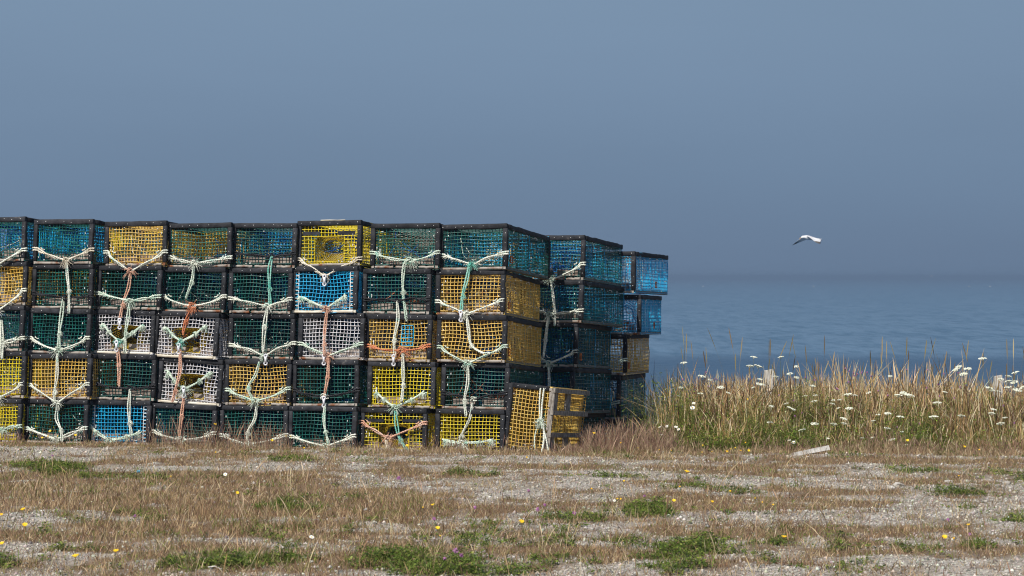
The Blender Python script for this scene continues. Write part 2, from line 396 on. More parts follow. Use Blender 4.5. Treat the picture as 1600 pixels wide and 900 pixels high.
FHOLE5 = front_panel(31, hole=(5, 14, 1, 8), sag=.2, r=.0026)
SIDE = [flat_panel('side', 40+s) for s in range(2)]; TOP = flat_panel('top', 50)
def edging(p0, p1, w, seed, d=None):
    """rounded rubber strip wrapped round an edge"""
    random.seed(seed); p0, p1 = Vector(p0), Vector(p1); n = max(4, int((p1-p0).length/.07)); pts = []; rr = []
    for k in range(n+1):
        p = p0.lerp(p1, k/n)+Vector([random.gauss(0, .0013) for _ in range(3)]); pts.append(p)
        rr.append(w*(1+random.gauss(0, .035)))
    pts = [pts[0]+(pts[1]-pts[0])*.001]+pts+[pts[-1]+(pts[-2]-pts[-1])*.001]
    rr = [rr[0]*.86]+rr+[rr[-1]*.86]; pts[0] = p0-(p1-p0).normalized()*.003; pts[-1] = p1+(p1-p0).normalized()*.003
    mb = MB()
    # rounded square section
    t = (p1-p0).normalized(); a = Vector((1, 0, 0)) if abs(t.x) < .5 else Vector((0, 1, 0)); bb = t.cross(a).normalized()
    sec = []
    for cx, cy in ((1, 1), (-1, 1), (-1, -1), (1, -1)):
        a0 = math.atan2(cy, cx)
        for da in (-.55, 0, .55):
            sec.append((cx*.62+math.cos(a0+da)*.42, cy*.62+math.sin(a0+da)*.42))
    N = len(sec)
    for p, r in zip(pts, rr):
        for u, v in sec: mb.v.append(p+a*u*r+bb*v*r)
    for i in range(len(pts)-1):
        for k in range(N):
            mb.f.append([i*N+k, i*N+(k+1) % N, (i+1)*N+(k+1) % N, (i+1)*N+k])
    mb.f.append(list(range(N))[::-1]); mb.f.append([(len(pts)-1)*N+k for k in range(N)])
    me = mb.mesh('edging'); me.polygons.foreach_set('use_smooth', [len(p.vertices) == 4 for p in me.polygons]); return me
EW = .0182
EDG = []
for s in range(3):
    k = 60+s*10
    EDG.append(dict(
        pl=edging((-TW/2+.012, -.002, .03), (-TW/2+.012, -.002, TH-.037), EW, k), pr=edging((TW/2-.012, -.002, .03), (TW/2-.012, -.002, TH-.037), EW, k+1),
        tp=edging((-TW/2, -.003, TH-.016), (TW/2, -.003, TH-.016), EW+.0015, k+2),
        sl=edging((-TW/2+.012, .019, TH-.017), (-TW/2+.012, TL-.02, TH-.017), EW, k+3), sr=edging((TW/2-.012, .019, TH-.017), (TW/2-.012, TL-.02, TH-.017), EW, k+4),
        rt=edging((-TW/2, TL, TH-.016), (TW/2, TL, TH-.016), EW+.001, k+5), rr=edging((TW/2-.012, TL, .02), (TW/2-.012, TL, TH-.037), EW, k+6)))
random.seed(5)
def rail_mesh(broken):
    mb = MB(); segs = [(-TW/2+.03, TW/2-.03)] if not broken else [(-TW/2+.035, -.09), (-.07, .1), (.115, TW/2-.035)]
    for a, b in segs:
        mb.tube([(a+(b-a)*k/6, -.008+random.gauss(0, .0012), .0125+random.gauss(0, .0012)) for k in range(7)], .0105, 8)
    for x in (-TW/2+.016, TW/2-.016): mb.box((x, -.006, .014), (.02, .016, .02), .002)
    return mb.mesh('rail', False)
RAIL = [rail_mesh(False), rail_mesh(True)]
def runner_mesh():
    mb = MB(); mb.box((0, TL/2, .013), (.036, TL-.01, .024), .001); return mb.mesh('runner')
RUN = runner_mesh()
def brick_mesh():
    mb = MB(); mb.box((0, 0, 0), (.19, .09, .05), .004); return mb.mesh('brick')
BRK = brick_mesh()
def clips_mesh(seed):
    random.seed(seed); mb = MB()
    for k in range(9):
        x = -.2+.4*random.random(); z = random.choice([.035, TH-.045, TH-.06, .04]); 
        mb.box((x, -.006, z), (.010, .004, .005), .0006)
    for k in range(6):
        x = random.choice([-.225, .225, -.2, .2]); z = .05+random.random()*.24; mb.box((x, -.006, z), (.0055, .004, .013), .0006)
    return mb.mesh('clips')
CLIP = [clips_mesh(s) for s in range(4)]
def staples_mesh(seed):
    random.seed(seed); mb = MB()
    for k in range(7):
        if random.random() < .4: continue
        x = -.24+.08*k+random.gauss(0, .01); mb.box((x, -.0235, TH-.014+random.gauss(0, .004)), (.0045, .004, .004), .0008)
    for sx in (-1, 1):
        for k in range(4):
            if random.random() < .6: mb.box((sx*(TW/2-.010)+random.gauss(0, .003), -.0222, .06+.075*k+random.gauss(0, .01)), (.0042, .004, .0042), .0008)
    return mb.mesh('staples')
STP = [staples_mesh(s) for s in range(4)]
def side_clips(seed):
    random.seed(seed); mb = MB()
    for k in range(26):
        mb.box((TW/2+.006, .06+1.08*random.random(), random.choice([.03, .05, .12, .2, .28, .30, .31])), (.004, .008, .008), .001)
    return mb.mesh('side_clips')
SCL = [side_clips(s) for s in range(2)]
def funnel(y0, y1, hw0, z00, z01, hw1, zc, hh1, n=15, r=.0016):
    """diamond netting from an outer rectangle at y0 to a ring at y1"""
    mb = MB()
    def sq(a):
        c, s = math.cos(a), math.sin(a); k = 1/max(abs(c), abs(s)); return c*k, s*k
    def pt(a, t):
        u, v = sq(a); x0 = u*hw0; zz = (z00+z01)/2+v*(z01-z00)/2
        x1 = math.cos(a)*hw1; z1 = zc+math.sin(a)*hh1
        e = 1-(1-t)**1.3
        return Vector((x0+(x1-x0)*e, y0+(y1-y0)*t, zz+(z1-zz)*e-.012*math.sin(math.pi*t)))
    for d in (-1, 1):
        for k in range(n*2):
            a = math.pi*2*k/(n*2); mb.tube([pt(a+d*t*1.25, t) for t in (0, .2, .4, .6, .8, 1)], r, 3, cap=False)
    return mb.mesh('net_funnel', True)
def ring(y, hw, zc, hh, r=.0035):
    mb = MB(); mb.tube([(math.cos(a)*hw, y, zc+math.sin(a)*hh) for a in [2*math.pi*k/24 for k in range(25)]], r, 5, cap=False); return mb.mesh('ring', True)
INNER = [funnel(.42, .85, .25, .02, .335, .07, .2, .06, 16, .0022), funnel(.33, .7, .25, .02, .335, .08, .18, .07, 18, .0022)]
BAFF = flat_panel  # inner partition uses the front mesh
ENT = funnel(.0, .30, .127, .038, .235, .085, .175, .05, 15, .0024); ENTR = ring(.30, .085, .175, .05)
ENT2 = funnel(.0, .13, .13, .036, .238, .10, .165, .058, 17, .0017); ENTR2 = ring(.13, .10, .165, .058, .003)
def vent_mesh():
    mb = MB()
    for dy, dz, sy, sz in ((0, .024, .058, .009), (0, -.024, .058, .009), (-.0245, 0, .009, .039), (.0245, 0, .009, .039)): mb.box((0, dy, dz), (.007, sy, sz))
    return mb.mesh('vent')
VENT = vent_mesh()
PATCH = front_panel(77, x0=-.045, x1=.045, z0=-.075, z1=.075, cell=.029, r=.003)
SPATCH = None

def tilt(loc, yaw, pitch=0, roll=0, sx=1, sz=1):
    return Matrix.Translation(loc) @ Matrix.Rotation(-yaw, 4, 'Z') @ Matrix.Rotation(-pitch, 4, 'X') @ Matrix.Rotation(roll, 4, 'Y') @ Matrix.Diagonal((sx, 1, sz, 1))
def lines_mesh(seed):
    random.seed(seed); mb = MB()
    for k in range(5):
        a = Vector((random.uniform(-.24, .24), random.uniform(.03, .5), random.uniform(.05, .33))); b = Vector((random.uniform(-.24, .24), random.uniform(.03, .5), random.uniform(.03, .25)))
        mb.tube(catmull([a, (a+b)/2+Vector((random.uniform(-.03, .03), 0, -random.random()*.06)), b], .03), .0028, 4, cap=False)
    c = Vector((random.uniform(-.12, .12), .25, .06)); pts = []
    for k in range(40): pts.append(c+Vector((math.cos(k*.7)*.06*(1+.3*math.sin(k*.31)), math.sin(k*.7)*.05, k*.0016+random.random()*.01)))
    mb.tube(pts, .0045, 5, cap=False)
    return mb.mesh('bait_line', True)
LINES = [lines_mesh(200+s) for s in range(5)]
tcount = [0]
def make_trap(Mx, colour, label, group, hole=None, netc='net_blue', rail='rail', rear_post=True, vent=None, patch=False, full=True, slats=False, whiteends=False, bricks=2, inner=None):
    tcount[0] += 1; s = tcount[0]; rs = random.Random(s*31)
    t = empty('lobster_trap'); t.matrix_world = Mx
    tag(t, label, 'lobster trap', group)
    fm = M[colour]
    if hole == 'w': f = link('front_mesh', FHOLE[s % 2], t, fm)
    elif hole: f = link('front_mesh', FHOLE5, t, fm)
    else: f = link('front_mesh', FRONT[s % 5], t, fm)
    for sx in (-1, 1):
        o = link('side_mesh', SIDE[(s+sx) % 2], t, M[inner] if inner and sx < 0 else fm); o.location = (sx*(TW/2-.003), 0, 0)
    o = link('top_mesh', TOP, t, fm); o.location = (0, 0, TH-.006)
    o = link('bottom_mesh', TOP, t, fm); o.location = (0, 0, .028)
    o = link('rear_mesh', FRONT[(s+1) % 5], t, M[inner] if inner else fm); o.location = (0, TL-.004, 0)
    if s % 3 == 0 or inner:
        o = link('partition_mesh', FRONT[(s+2) % 5], t, M[inner] if inner else fm); o.location = (0, .62, 0)
    link('bait_line', LINES[s % 5], t, M[rs.choice(['rope_pale', 'rope_orange', 'net_blue', 'rope_pale', 'net_green'])])
    E = EDG[s % 3]
    for k in ('pl', 'pr', 'tp', 'sl', 'sr', 'rt')+(('rr',) if rear_post else ()): link('rubber_edging', E[k], t, M['rubber'])
    o = link('bottom_rail', RAIL[0 if rail == 'cream' else (s % 2)], t, M[rail])
    for sx in (-1, 1):
        o = link('wooden_runner', RUN, t, M['wood_dark']); o.location = (sx*(TW/2-.02), .012, 0)
    for k in range(bricks if (rs.random() < .55 or not full) else 0):
        o = link('ballast_brick', BRK, t, M['brick']); o.location = (-.12+.24*k+rs.uniform(-.02, .02), .075+.03*rs.random(), .06); o.rotation_euler.z = rs.uniform(-.1, .1)
    tag(link('wire_clips', CLIP[s % 4], t, M['clip']), kind='stuff')
    tag(link('staples', STP[s % 4], t, M['clip']), kind='stuff')
    if full: tag(link('side_clips', SCL[s % 2], t, M['clip']), kind='stuff')
    o = link('net_funnel', INNER[s % 2], t, M[netc])
    if rs.random() < .5: o.scale.x = -1
    if hole:
        nn = link('entrance_net', ENT if hole == 'w' else ENT2, t, M['net_yellow']); link('entrance_ring', ENTR if hole == 'w' else ENTR2, nn, M['net_white' if hole != 'w' else 'net_yellow'])
    if slats:
        for x in (-.155, .145):
            mb = MB(); mb.box((x, -.006, .26), (.15, .006, .026), .002); link('dark_slat', mb.mesh('slat'), t, M['rubber'])
    if whiteends:
        for x in (-.225, .225):
            mb = MB()
            for k in range(11): mb.box((x, -.0085, .03+k*.0285), (.026, .005, .005), .0005)
            mb.box((x-.012*(1 if x > 0 else -1), -.0075, .17), (.005, .005, .3)); link('white_lacing', mb.mesh('lacing'), t, M['clip'])
    if vent:
        o = link('escape_vent', VENT, t, M['rust']); o.location = (TW/2+.0035, vent, .085)
    if patch:
        o = link('patch_mesh', PATCH, t, M['blue']); o.location = (.075, -.008, .2)
    return t

TIERS = ['top', 'second from top', 'middle', 'second from bottom', 'bottom']
COLS = ['leftmost', 'second', 'third', 'fourth', 'fifth', 'sixth', 'seventh', 'rightmost']
# measured front faces: (left x, right x, top y, bottom y)
A = [
 [(-52, 39, 341, 409), (53, 144, 344, 413), (165, 260, 347, 416), (261, 361, 350, 418), (362, 462, 350, 419), (465.5, 564, 346, 416), (580, 686, 350.5, 420), (687, 792, 351.5, 422)],
 [(-54, 41, 410, 477), (51, 144, 414, 482), (152, 251, 416, 484), (251, 351, 418.5, 488), (358, 455, 420, 490), (456, 558, 417, 489), (567, 672, 421, 491), (682, 788, 423, 492)],
 [(-58, 36, 478, 548), (45, 140, 483, 552), (147, 240, 485, 553), (240, 339, 488, 559), (358, 459, 490.5, 561), (467, 568, 490, 562), (570, 673, 492, 565), (683, 790, 493, 566)],
 [(-58, 39, 549, 621), (44, 142, 553, 623), (144, 242, 554, 625), (246, 344, 560, 631), (352, 454, 562, 633), (458, 560, 563, 634), (575, 679, 566, 637), (690, 794, 567, 639)],
 [(-62, 32, 622, 690), (39, 136, 624, 692), (137, 234, 626, 694), (235, 336, 632, 699), (344, 449, 634, 702), (451, 556, 635, 703), (564, 666, 638, 707), (681, 787, 640, 709)]]
CA = [['green', 'green', 'gold', 'green', 'green', 'yellow', 'green', 'green'],
      ['gold', 'green', 'green', 'green', 'green', 'blue', 'green', 'gold'],
      ['green', 'green', 'white', 'white', 'green', 'white', 'gold', 'gold'],
      ['yellow', 'gold', 'green', 'white', 'gold', 'green', 'yellow', 'green'],
      ['yellow', 'green', 'blue', 'green', 'green', 'green', 'yellow', 'yellow']]
HOLE = {(0, 5): 'y', (2, 2): 'w', (2, 3): 'w', (3, 3): 'w', (4, 6): 'y'}
NETA = {(0, 3): 'net_yellow', (0, 2): 'net_white', (1, 1): 'net_yellow', (0, 6): 'net_white', (0, 7): 'net_green', (1, 0): 'net_yellow', (3, 0): 'net_blue'}
CW = {'green': 'dark green', 'gold': 'golden yellow', 'yellow': 'bright yellow', 'white': 'white', 'blue': 'bright blue'}
def DA(c): return 18.62-.115*c
YAW = [R(a) for a in (19, 20, 16, 16, 16, 18, 16, 18)]
GA = 'lobster traps stacked in the front rank'
PL = {}
def place(q, D, yaw, pitch=R(4), back=0):
    xl, xr, yt, yb = q
    D = D+back
    L0 = P(xl, yb, D); 
    # right front corner nearer by the yaw
    wpx = xr-xl; w = wpx/F*D/(math.cos(yaw)+math.sin(yaw)*(xr-800)/F)
    h = (yb-yt)/F*D*1.005
    Rr = P(xr, yb, D-w*math.sin(yaw))
    c = (L0+Rr)/2; c.z = L0.z if True else c.z
    return tilt(c, yaw, pitch, 0, w/TW, h/TH), c
rj = random.Random(3)
for r in range(5):
    for c in range(8):
        roll = R(rj.uniform(-.8, .8)+{(2, 3): 1.2, (3, 3): 2.2, (4, 3): 1.2, (2, 2): 1}.get((r, c), 0)); yaw = YAW[c]+R(rj.uniform(-1, 1)); yaw = (R(17) if r == 0 else R(14)) if c == 7 else yaw; back = (4-r)*.024+rj.uniform(-.012, .012)
        Mx, cc = place(A[r][c], DA(c), yaw, back=back); Mx = Mx @ Matrix.Rotation(roll, 4, 'Y')
        col = CA[r][c]; h = HOLE.get((r, c)); ex = ''
        if h: ex = ' with a netted entrance'
        if (r, c) == (2, 6): ex = ' with a blue patch'
        if col == 'blue': ex = ' with white laced ends'
        lab = f"{CW[col]} wire trap{ex}, {TIERS[r]} of the {COLS[c]} column"
        if c == 7: lab = f"{CW[col]} wire trap{ex}, {TIERS[r]} of the rightmost front column"
        rail = 'cream' if (col == 'white' and h) or (r, c) == (1, 5) else 'rail'
        vent = {(0, 7): .12, (1, 7): .14, (2, 7): .1}.get((r, c))
        make_trap(Mx, col, lab, GA, h, NETA.get((r, c), 'net_blue'), rail, rear_post=(r == 0 or col == 'green'), vent=vent, patch=(r, c) == (2, 6), slats=(h == 'y'), whiteends=(col == 'blue'), full=(c in (1, 5, 7)), inner={(0, 0): 'blue', (0, 1): 'blue', (0, 4): 'blue', (0, 2): 'yellow', (0, 7): 'blue', (0, 3): 'gold'}.get((r, c)))
        nrm = (Mx.to_3x3() @ Vector((0, -1, 0))).normalized()
        PL[(r, c)] = (Mx @ Vector((0, 0, TH/2)), nrm)
# second rank
Bq = [(913, 369, 438), (910, 439, 504), (902, 504, 573), (896, 574, 645), (888, 645, 716)]
GB = 'lobster traps stacked in the second rank'
for r in range(5):
    for k in range(9):
        xr, yt, yb = Bq[r]; w = .545; D = 18.95+.125*k; yaw = R((18, 19.5, 16, 17.5, 17)[r] if k == 0 else 18+rj.uniform(-2, 2)); D += (4-r)*.02
        s = F/D; xr2 = xr-101*k+(rj.uniform(-5, 5) if k else 0); q = (xr2-w*.95*s, xr2, yt-k*1.2, yb-k*1.2)
        # corner depth is the right one
        Mx, cc = place(q, D+.16, yaw, pitch=R(3))
        col = 'green' if k == 0 else rj.choice(['green', 'green', 'green', 'yellow', 'blue', 'gold'] if r < 2 else ['green', 'green', 'green', 'green', 'blue', 'gold'])
        if k == 0: lab = f"dark green wire trap, {TIERS[r]} of the stack set back on the right"
        else: lab = f"{CW[col]} trap {TIERS[r]}, seen through mesh, behind {COLS[8-k]} front column"
        make_trap(Mx, col, lab, GB, None, 'net_blue' if k < 2 else rj.choice(['net_blue', 'net_blue', 'net_yellow', 'net_white']), rear_post=False, vent=.1 if (r, k) == (2, 0) else None, full=k == 0, inner='blue' if k == 0 else None)
        if k == 0:
            nrm = (Mx.to_3x3() @ Vector((0, -1, 0))).normalized(); PL[(r, 'B')] = (Mx @ Vector((0, 0, TH/2)), nrm)
Cq = [(992, 394, 458), (1001, 461, 523), (979, 523, 586), (969, 587, 655), (968, 655, 718)]
CCc = ['blue', 'blue', 'gold', 'green', 'green']
GC = 'lobster traps stacked in the third rank'
for r in range(5):
    for k in range(3):
        xr, yt, yb = Cq[r]; w = .55; D = 20.12+.12*k; yaw = R((18, 12.6, 13, 14, 15)[r]); s = F/D; xr2 = xr-97*k; q = (xr2-w*.94*s, xr2, yt, yb)
        Mx, cc = place(q, D+.16, yaw, pitch=R(1.2))
        col = CCc[r] if k == 0 else rj.choice(['green', 'blue', 'green'])
        if k == 0: lab = f"{CW[col]} wire trap, {TIERS[r]} of the rearmost stack beside the tall grass"
        else: lab = f"{CW[col]} wire trap, {TIERS[r]}, {'next to' if k == 1 else 'two left of'} the rearmost stack"
        make_trap(Mx, col, lab, GC, None, 'net_blue' if r != 0 else 'net_white', rear_post=False, vent=.75 if (k == 0 and r < 2) else (.1 if k == 0 and r == 2 else None), full=k == 0, inner=(None, None, 'gold', 'blue', 'blue')[r] if k == 0 else None)
        if k == 0:
            nrm = (Mx.to_3x3() @ Vector((0, -1, 0))).normalized(); PL[(r, 'C')] = (Mx @ Vector((0, 0, TH/2)), nrm)

# loose trap on its side at the end of the front rank
c0 = P(828, 713, 17.62)
Ml = Matrix.Translation(c0+Vector((.155, 0, .27))) @ Matrix.Rotation(R(-15), 4, 'Z') @ Matrix.Rotation(R(-4), 4, 'X') @ Matrix.Rotation(R(-85), 4, 'Y')
t = make_trap(Ml, 'gold', 'golden wire trap lying on its side against the end of the stack', None, None, 'net_yellow', rear_post=False, full=False, bricks=0)
PL['loose'] = (Ml @ Vector((0, 0, TH/2)), (Ml.to_3x3() @ Vector((0, -1, 0))).normalized())
for x in (-.10, .075, .25):
    mb = MB(); mb.box((x, TL/2-.02, -.014), (.036, TL, .022), .002); link('wooden_batten', mb.mesh('batten'), t, M['wood'])
mb = MB(); mb.box((0, -.006, -.006), (.5, .016, .03), .002); link('wooden_batten', mb.mesh('batten'), t, M['wood'])
for y, x0, x1 in ((.11, .095, .235), (.56, .095, .235), (.13, -.26, -.12), (.6, -.26, -.12)):
    mb = MB(); mb.box(((x0+x1)/2, y, .006), (x1-x0, .15, .014), .002); link('wooden_slat', mb.mesh('slat'), t, M['wood'])

# ------------------------------------------------------------------ ropes
def onplane(key, x, y, off=.035):
    p0, nn = PL[key]; p0 = p0+nn*off; o = Vector((0, 0, CZ)); d = Vector(((x-800)/F, 1, -(y-HZ)/F))
    t = (p0-o).dot(nn)/d.dot(nn); return o+d*t
def laid(mb, path, r=.0073, pitch=.038, n=4):
    r *= random.uniform(.9, 1.18)
    """laid rope: two strands twisted round a path"""
    path = catmull(path, .011); ph0 = random.random()*6; dist = 0; A_, B_ = [], []; up = Vector((0, 1, 0))
    for i, p in enumerate(path):
        if i: dist += (p-path[i-1]).length
        t = (path[min(i+1, len(path)-1)]-path[max(i-1, 0)]); t = t.normalized() if t.length > 1e-9 else Vector((1, 0, 0))
        a = t.cross(up); a = a.normalized() if a.length > 1e-3 else Vector((1, 0, 0)); b = a.cross(t)
        w = ph0+dist/pitch*2*math.pi; o = (a*math.cos(w)+b*math.sin(w))*r*.5
        A_.append(p+o); B_.append(p-o)
    mb.tube(A_, r*.62, n, cap=False); mb.tube(B_, r*.62, n, cap=False)
def wobble(pts, a):
    return [pts[0]]+[p+Vector([random.gauss(0, a) for _ in range(3)]) for p in pts[1:-1]]+[pts[-1]]
def knot_mesh(c, s, fray=True, seed=0):
    """lumpy knot: rope wound round itself with frayed ends"""
    random.seed(seed); mb = MB()
    pts = []
    for k in range(34):
        a = 2*math.pi*k/33; rr = s*(.62+.32*math.cos(3*a))
        pts.append(c+Vector((math.cos(2*a)*rr*1.15, math.sin(3*a)*s*.45, math.sin(2*a)*rr*.8)))
    laid(mb, pts[::2], .0058)
    if fray:
        for k in range(34):
            d = Vector((random.gauss(0, 1), random.gauss(0, .4)-.3, random.gauss(0, .8)-.4)).normalized()
            mb.tube([c+d*s*.5, c+d*s*(1+random.random())+Vector((0, 0, -.004)), c+d*s*(1.4+random.random()*1.1)+Vector((0, 0, -.014))], .0014, 3, cap=False)
    return mb
def shift(mb, o):
    mb.v = [v-o for v in mb.v]; return mb
ROPEN = {'rope_mint': 'mint green', 'rope_cream': 'cream', 'rope_pale': 'pale', 'rope_peach': 'peach', 'rope_orange': 'orange', 'rope_teal': 'teal', 'rope_black': 'black'}
def rp(s): return 'rope_'+s
def do_rope(key, L, K, Rr, col, tail=None, tcol=None, style='post', kcol=None, toggle=None, dbl=True, desc='', seed=0, ksize=.03, slack=0):
    ksize *= 1+.25*slack
    random.seed(seed+100)
    k3 = onplane(key, *K, .04); root = empty('trap_rope', k3)
    where = desc
    full_lab = f"{ROPEN[rp(col)]} bridle rope"+(f" with {ROPEN[rp(tcol or col)]} tail" if tail and (tcol or col) != col else (' and tail' if tail else ''))+f" {where}"
    tag(root, full_lab, 'rope', 'bridle ropes tied across the trap ends')
    for e in (L, Rr):
        if e is None: continue
        mb = MB(); sg = 1 if e is Rr else -1
        ex, ey = e
        if style == 'post':
            for j, dy in enumerate((-1.9, 1.9)):
                hx = ex-sg*10
                wrap = onplane(key, ex+sg*.8, ey+dy, -.012)
                a = onplane(key, ex-sg*.3, ey+dy, .02); b = onplane(key, ex-sg*7, ey+dy*.9+.4, .024)
                mid = onplane(key, ex*.78+K[0]*.22, ey*.80+K[1]*.20+dy*.6+random.uniform(-.9, .9)+slack*1.2, .033)
                mid2 = onplane(key, ex*.42+K[0]*.58, ey*.38+K[1]*.62-dy*.5+random.uniform(-1.6, 1.6)+slack*2.2, .036+.006*j)
                end = onplane(key, K[0]+sg*1.5, K[1]+dy*.4, .04)
                laid(mb, [wrap, a, b, mid, mid2, end])
                for _ in range(9):
                    u_ = random.random(); c_ = (b.lerp(mid, u_) if random.random() < .5 else mid.lerp(mid2, u_)); d_ = Vector((random.gauss(0, 1), -abs(random.gauss(0, .5)), random.gauss(-.4, .8))).normalized()
                    mb.tube([c_, c_+d_*.012, c_+d_*random.uniform(.016, .032)+Vector((0, 0, -.006))], .0012, 3, cap=False)
            # small tucked end
            q = onplane(key, ex-sg*12, ey-2.5, .032); laid(mb, [q, q+Vector((sg*-.012, -.006, -.016)), q+Vector((sg*-.03, 0, -.018))], .005)
        else:
            for j in range(3):
                a = onplane(key, ex+random.uniform(-2.5, 2.5), ey+random.uniform(-4, 4), .004)
                b = onplane(key, ex*.86+K[0]*.14+random.uniform(-2, 2), ey*.86+K[1]*.14-2+random.uniform(-2, 2), .03)
                mid = onplane(key, ex*.5+K[0]*.5+random.uniform(-1, 1), ey*.45+K[1]*.55+random.uniform(-2, 2), .036)
                laid(mb, [a, b, mid, onplane(key, K[0]+sg, K[1]+random.uniform(-1, 1), .04)])
            kk = knot_mesh(onplane(key, ex*.9+K[0]*.1, ey*.9+K[1]*.1, .03), .014, True, seed+3); mb.f += [[i+len(mb.v) for i in f] for f in kk.f]; mb.v += kk.v
            kk = knot_mesh(onplane(key, ex*.55+K[0]*.45, ey*.55+K[1]*.45, .035), .013, True, seed+4); mb.f += [[i+len(mb.v) for i in f] for f in kk.f]; mb.v += kk.v
        link('bridle_rope', shift(mb, k3).mesh('rope', True), root, M[rp(col)])
    kb = knot_mesh(k3, ksize, col != 'black', seed+7)
    link('knot', shift(kb, k3).mesh('knot', True), root, M[rp(kcol or tcol or col)])
    if tail:
        pts3 = [onplane(key, x, y, .046) for x, y in tail]; mb = MB()
        pts3 = wobble(pts3, .004)
        if dbl:
            wv = random.uniform(.004, .008)
            l1 = [p+Vector((wv*(1+1.1*math.sin(2.5*i)), 0, 0)) for i, p in enumerate(pts3)]; l2 = [p-Vector((wv*(1-.9*math.sin(2.5*i+1)), .004, 0)) for i, p in enumerate(pts3)]
            laid(mb, l1+[pts3[-1]+Vector((0, 0, -.014))]+l2[::-1])
        else: laid(mb, pts3, .0065)
        if len(tail) > 2:
            kk = knot_mesh(pts3[len(pts3)//2], .011, True, seed+11); mb.f += [[i+len(mb.v) for i in f] for f in kk.f]; mb.v += kk.v
        link('hanging_tail', shift(mb, k3).mesh('tail', True), root, M[rp(tcol or col)])
    if toggle:
        c = onplane(key, *toggle, .055); mb = MB()
        # dog bone shaped toggle with a hole at each end
        hh, rw = .043, .017
        N = 14
        for sgn in (1, -1):
            cc = c+Vector((0, 0, sgn*hh*.72))
            pts = [cc+Vector((math.cos(2*math.pi*i/N)*rw*.72, 0, math.sin(2*math.pi*i/N)*rw*.72)) for i in range(N+1)]
            mb.tube(pts, .0062, 6, cap=False)
        mb.tube([c+Vector((0, 0, -hh*.5)), c, c+Vector((0, 0, hh*.5))], [.012, .009, .012], 8)
        link('plastic_toggle', shift(mb, k3).mesh('toggle', True), root, M['toggle'])
    return root
ROW = ['top', 'second', 'middle', 'fourth', 'bottom']
def dsc(r, c):
    if c == 7: return f"on the {TIERS[r]} trap of rightmost front column"
    return f"on the {TIERS[r]} trap of {COLS[c]} column"
